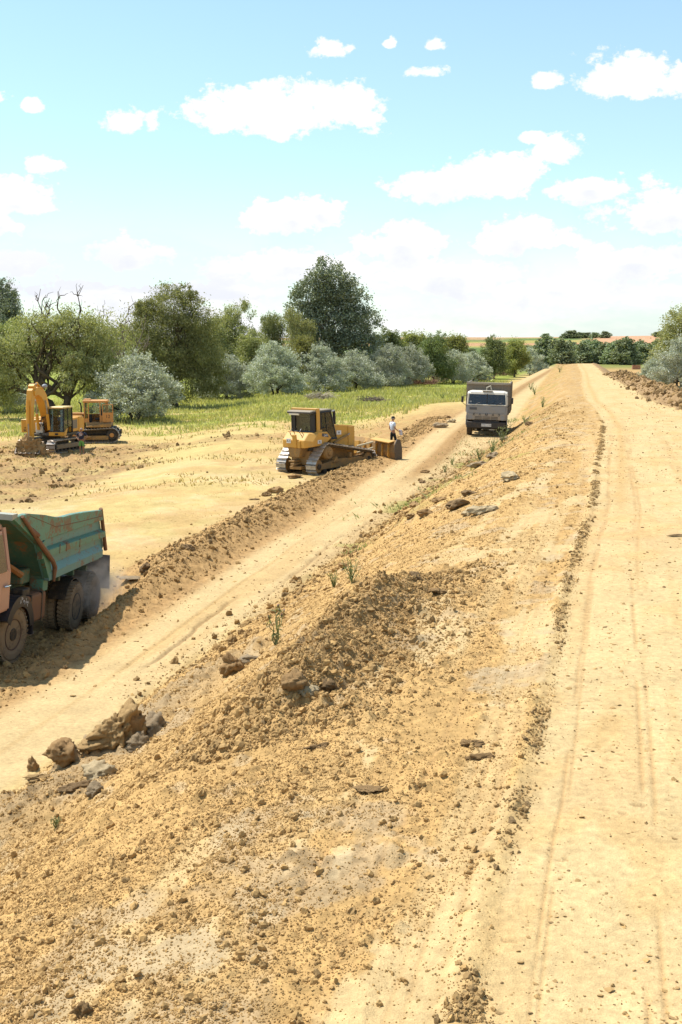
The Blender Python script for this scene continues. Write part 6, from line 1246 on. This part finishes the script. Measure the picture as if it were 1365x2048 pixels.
def person(label, M, pose, shirt, legs, skinc=(.36, .19, .12), hat=None, short=True, shorts=False, H=1.75, hairc=(.03, .022, .018), build=1.0, band=None):
    root = thing('person', label, 'person'); root.matrix_world = M @ Matrix.Scale(H / 1.75, 4)
    SK = mat('skin_%.2f' % skinc[0], skinc, .55, var=.05); k = build
    J = dict(pel=(0, 0, .94), wst=(0, .005, 1.08), cst=(0, .0, 1.30), nck=(0, -.01, 1.46), hd=(0, .015, 1.55))
    for s, sg in (('R', 1), ('L', -1)):
        J['sh' + s] = (sg * .185 * k, -.01, 1.415); J['el' + s] = (sg * .25 * k, -.03, 1.13); J['wr' + s] = (sg * .27 * k, .05, .88); J['hp' + s] = (sg * .095, 0, .90); J['kn' + s] = (sg * .11, .03, .50); J['an' + s] = (sg * .11, -.02, .09); J['to' + s] = (sg * .125, .13, .03)
    hd = {'R': (0, .1, -1), 'L': (0, .1, -1)}
    if pose == 'hips':
        for s, sg in (('R', 1), ('L', -1)): J['el' + s] = (sg * .40, -.08, 1.19); J['wr' + s] = (sg * .235, .06, 1.03); hd[s] = (-sg * .7, .5, -.3)
    if pose == 'walk':
        J.update(elR=(.24, .00, 1.14), wrR=(.24, .20, .98), elL=(-.25, -.06, 1.13), wrL=(-.25, .10, .90), knR=(.10, .13, .52), anR=(.10, .12, .09), toR=(.11, .27, .04), knL=(-.10, -.02, .50), anL=(-.10, -.22, .13), toL=(-.11, -.08, .03)); hd['R'] = (0, 1, -.4)
    if pose == 'sit':
        for s, sg in (('R', 1), ('L', -1)): J['kn' + s] = (sg * .14, .44, .92); J['an' + s] = (sg * .14, .50, .48); J['to' + s] = (sg * .15, .64, .44); J['el' + s] = (sg * .26, .10, 1.16); J['wr' + s] = (sg * .20, .34, 1.17); hd[s] = (0, 1, .1)
    names = list(J); ix = {n: i for i, n in enumerate(names)}
    E_ = [('pel', 'wst'), ('wst', 'cst'), ('cst', 'nck'), ('nck', 'hd')] + [e for s in 'RL' for e in (('cst', 'sh' + s), ('sh' + s, 'el' + s), ('el' + s, 'wr' + s), ('pel', 'hp' + s), ('hp' + s, 'kn' + s), ('kn' + s, 'an' + s), ('an' + s, 'to' + s))]
    R_ = dict(pel=(.135 * k, .10 * k), wst=(.13 * k, .095 * k), cst=(.15 * k, .105 * k), nck=.055, hd=.052)
    for s in 'RL': R_.update({'sh' + s: .058 * k, 'el' + s: .042, 'wr' + s: .028, 'hp' + s: .085 * k, 'kn' + s: .055, 'an' + s: .038, 'to' + s: .03})
    skin_body('body', [J[n] for n in names], [(ix[a], ix[b]) for a, b in E_], [R_[n] for n in names], SK, root, ix['pel'])
    for s, sg in (('R', 1), ('L', -1)): hand(root, SK, J['wr' + s], hd[s], .6, -sg)
    # head
    mb = MB(); c = Vector((0, .02, 1.645)); rings = []
    for i in range(11):
        t = math.pi * (i + .05) / 10.1; z = -math.cos(t) * .118; r = math.sin(t); jaw = 1 - .18 * max(0, -z / .118)
        rings.append([c + Vector((math.cos(a) * r * .076 * jaw, math.sin(a) * r * .096 * (1 if math.sin(a) < 0 else jaw) + (.02 * math.exp(-((z + .012) / .02) ** 2) * max(0, math.sin(a)) ** 30), z)) for a in np.linspace(0, 2 * math.pi, 20, endpoint=False)])
    mb.loft(rings)
    for sg in (1, -1): mb.ball(c + Vector((sg * .078, -.005, -.005)), (.012, .022, .032), 8, 6)
    h = mb.build('head', SK, root, smooth=True)
    mb = MB()
    for sg in (1, -1): mb.ball(c + Vector((sg * .03, .084, .012)), (.012, .008, .007), 8, 5)
    mb.build('eyes', mat('eye_dark', (.02, .018, .016), .3), h); mb = MB(); mb.box(c + Vector((0, .088, -.055)), (.04, .008, .01)); mb.build('mouth', mat('lip', (.22, .08, .06), .6), h)
    mb = MB(); mb.loft([[c + Vector((math.cos(a) * r * .083, math.sin(a) * r * .103 - .012, z)) for a in np.linspace(0, 2 * math.pi, 16, endpoint=False)] for z, r in ((-.02, .90), (.03, 1.0), (.07, .86), (.105, .5), (.122, .1))]); 
    if hat:
        hm = mat('hat_%.2f' % hat[0], hat, .85); mb.build('hair', mat('hair', hairc, .8), h)
        mb = MB(); mb.loft([[c + Vector((math.cos(a) * r * .09, math.sin(a) * r * .108 - .005, z)) for a in np.linspace(0, 2 * math.pi, 16, endpoint=False)] for z, r in ((.035, 1.0), (.08, .97), (.12, .72), (.138, .2))]); mb.prism([(c.x + .085 * math.cos(a), c.y + (.09 + .085 * max(0, math.sin(a)) if True else 0) * (1 if math.sin(a) >= 0 else .3) * abs(math.sin(a)) + .02) for a in np.linspace(0, math.pi, 10)], 'z', c.z + .033, c.z + .043); mb.build('cap', hm, root)
    else: mb.build('hair', mat('hair', hairc, .8), h)
    # clothes
    vs = ['pel', 'wst', 'cst', 'nck', 'shR', 'shL']; V = [Vector(J[n]) for n in vs]; V[3] = Vector((0, -.005, 1.43)); Rr = [(.152 * k, .118 * k), (.148 * k, .113 * k), (.166 * k, .122 * k), (.075, .07), .078 * k, .078 * k]; Ee = [(0, 1), (1, 2), (2, 3), (2, 4), (2, 5)]
    for s in 'RL':
        a = Vector(J['sh' + s]); b = Vector(J['el' + s]); V.append(a + (b - a) * (.72 if short else 1.0)); Rr.append(.066 * k if short else .056); Ee.append((4 if s == 'R' else 5, len(V) - 1))
        if not short: V.append(Vector(J['wr' + s])); Rr.append(.042); Ee.append((len(V) - 2, len(V) - 1))
    sm = mat('shirt_%.2f_%.2f' % (shirt[0], shirt[2]), shirt, .85, var=.08); sh = skin_body('shirt', V, Ee, Rr, sm, root)
    if band:
        mb = MB(); mb.box((0, .125 * k, 1.30), (.16, .012, .05)); mb.build('shirt_print', mat('print', band, .8), sh)
    V = [Vector(J['pel']) + Vector((0, 0, .05)), Vector(J['pel']) - Vector((0, 0, .02))]; Rr = [(.155 * k, .12 * k), (.158 * k, .122 * k)]; Ee = [(0, 1)]
    for s in 'RL':
        a = Vector(J['hp' + s]); b = Vector(J['kn' + s]); V.append(a); Rr.append(.105 * k); Ee.append((1, len(V) - 1)); V.append(a + (b - a) * (.95 if shorts else 1.0)); Rr.append(.088 if shorts else .072); Ee.append((len(V) - 2, len(V) - 1))
        if not shorts: V.append(Vector(J['an' + s]) + Vector((0, 0, .02))); Rr.append(.058); Ee.append((len(V) - 2, len(V) - 1))
    skin_body('shorts' if shorts else 'trousers', V, Ee, Rr, mat('legs_%.2f_%.2f' % (legs[0], legs[1]), legs, .9, var=.08), root)
    for s in 'RL':
        a = Vector(J['an' + s]); b = Vector(J['to' + s]); mb = MB(); d = (b - a); d.z = 0; d.normalize(); p = Vector((-d.y, d.x, 0)); z0 = b.z - .03
        mb.loft([[a - d * .06 + p * q * .035 + Vector((0, 0, z0 - a.z + zz)) for q, zz in ((-1, 0), (1, 0), (1, .09), (-1, .09))], [a + d * .05 + p * q * .045 + Vector((0, 0, z0 - a.z + zz)) for q, zz in ((-1, 0), (1, 0), (1, .08), (-1, .08))], [a + d * .19 + p * q * .03 + Vector((0, 0, z0 - a.z + zz)) for q, zz in ((-1, 0), (1, 0), (1, .045), (-1, .045))]]); mb.build('shoe', mat('shoe_dark', (.06, .05, .045), .7), root, .012)
    return root
def people():
    X, Y = X_at(163, 78.2), 78.2; person('person in dark blue T-shirt and green shorts, hands on hips by the excavator', Matrix.Translation((X, Y, gz(X, Y))) @ Matrix.Rotation(rad(180 - 8), 4, 'Z'), 'hips', (.018, .022, .045), (.13, .30, .07), (.30, .15, .09), None, True, True, 1.74, (.30, .29, .28), 1.12, (.5, .5, .52))
    X, Y = X_at(786, 65.5), 65.5; z = gz(X, Y); M = Matrix.Translation((X, Y, z)) @ Matrix.Rotation(rad(-62), 4, 'Z'); person('person in black cap and white blue shirt holding papers behind the blade', M, 'walk', (.50, .56, .66), (.012, .013, .016), (.36, .18, .11), (.02, .019, .02), True, False, 1.76)
    b = MB(); b.box((0, 0, 0), (.21, .012, .30), (.25, 0, .2)); b.box((.02, .015, .01), (.21, .006, .30), (.3, .1, .25)); o = b.build('paper_sheets', mat('paper_blue', (.62, .66, .82), .7, var=.04)); o.matrix_world = M @ Matrix.Translation((.22, .36, .90)); tag(o, 'white blue sheets of paper in the hand of the walking person', 'paper')
    g = next(o for o in bpy.data.objects if o.get('label', '').startswith('grey dump truck')); bpy.context.view_layer.update()
    person('driver in dark blue shirt behind the windshield of the grey truck', g.matrix_world @ Matrix.Translation((.12, .55, .70)) @ Matrix.Rotation(rad(-90), 4, 'Z'), 'sit', (.03, .045, .10), (.03, .03, .04), (.42, .17, .11), None, True, False, 1.75)
    person('operator in blue shirt seated in the cab of the excavator', EXCAV.matrix_world @ Matrix.Rotation(rad(9), 4, 'Z') @ Matrix.Translation((.2, .9, .82)) @ Matrix.Rotation(rad(-90), 4, 'Z'), 'sit', (.05, .12, .30), (.10, .16, .28), (.38, .2, .13), None, True, True, 1.78, build=1.25)
people()
# ------------------------------------------------------------------ dust behind the wheels of the green truck
def dust():
    mb = MB(); mb.ball((0, 0, 0), 1.0, 20, 12); o = mb.build('dust_cloud', None); o['kind'] = 'stuff'; o['label'] = 'grey dust round the rear wheels of the green truck'
    o.matrix_world = TRUCK_M @ Matrix.Translation((-5.2, 1.25, .85)) @ Matrix.Diagonal((1.75, .75, .85, 1))
    m = bpy.data.materials.new('dust'); m.use_nodes = True; t = NT(m.node_tree); t.n.clear(); out = t.node('ShaderNodeOutputMaterial'); v = t.node('ShaderNodeVolumePrincipled'); v.inputs['Color'].default_value = (.86, .80, .74, 1); v.inputs['Anisotropy'].default_value = .2
    tc = t.node('ShaderNodeTexCoord'); ln = t.node('ShaderNodeVectorMath', operation='LENGTH'); t.l.new(tc.outputs['Object'], ln.inputs[0]); n = t.noise(tc.outputs['Object'], 2.2, 4.0, .6)
    t.l.new(t.m('MULTIPLY', t.m('MULTIPLY', t.ramp(ln.outputs['Value'], 1.0, .15), t.ramp(n, .34, .66)), 1.9), v.inputs['Density']); t.l.new(v.outputs[0], out.inputs['Volume']); o.data.materials.clear(); o.data.materials.append(m)
dust()
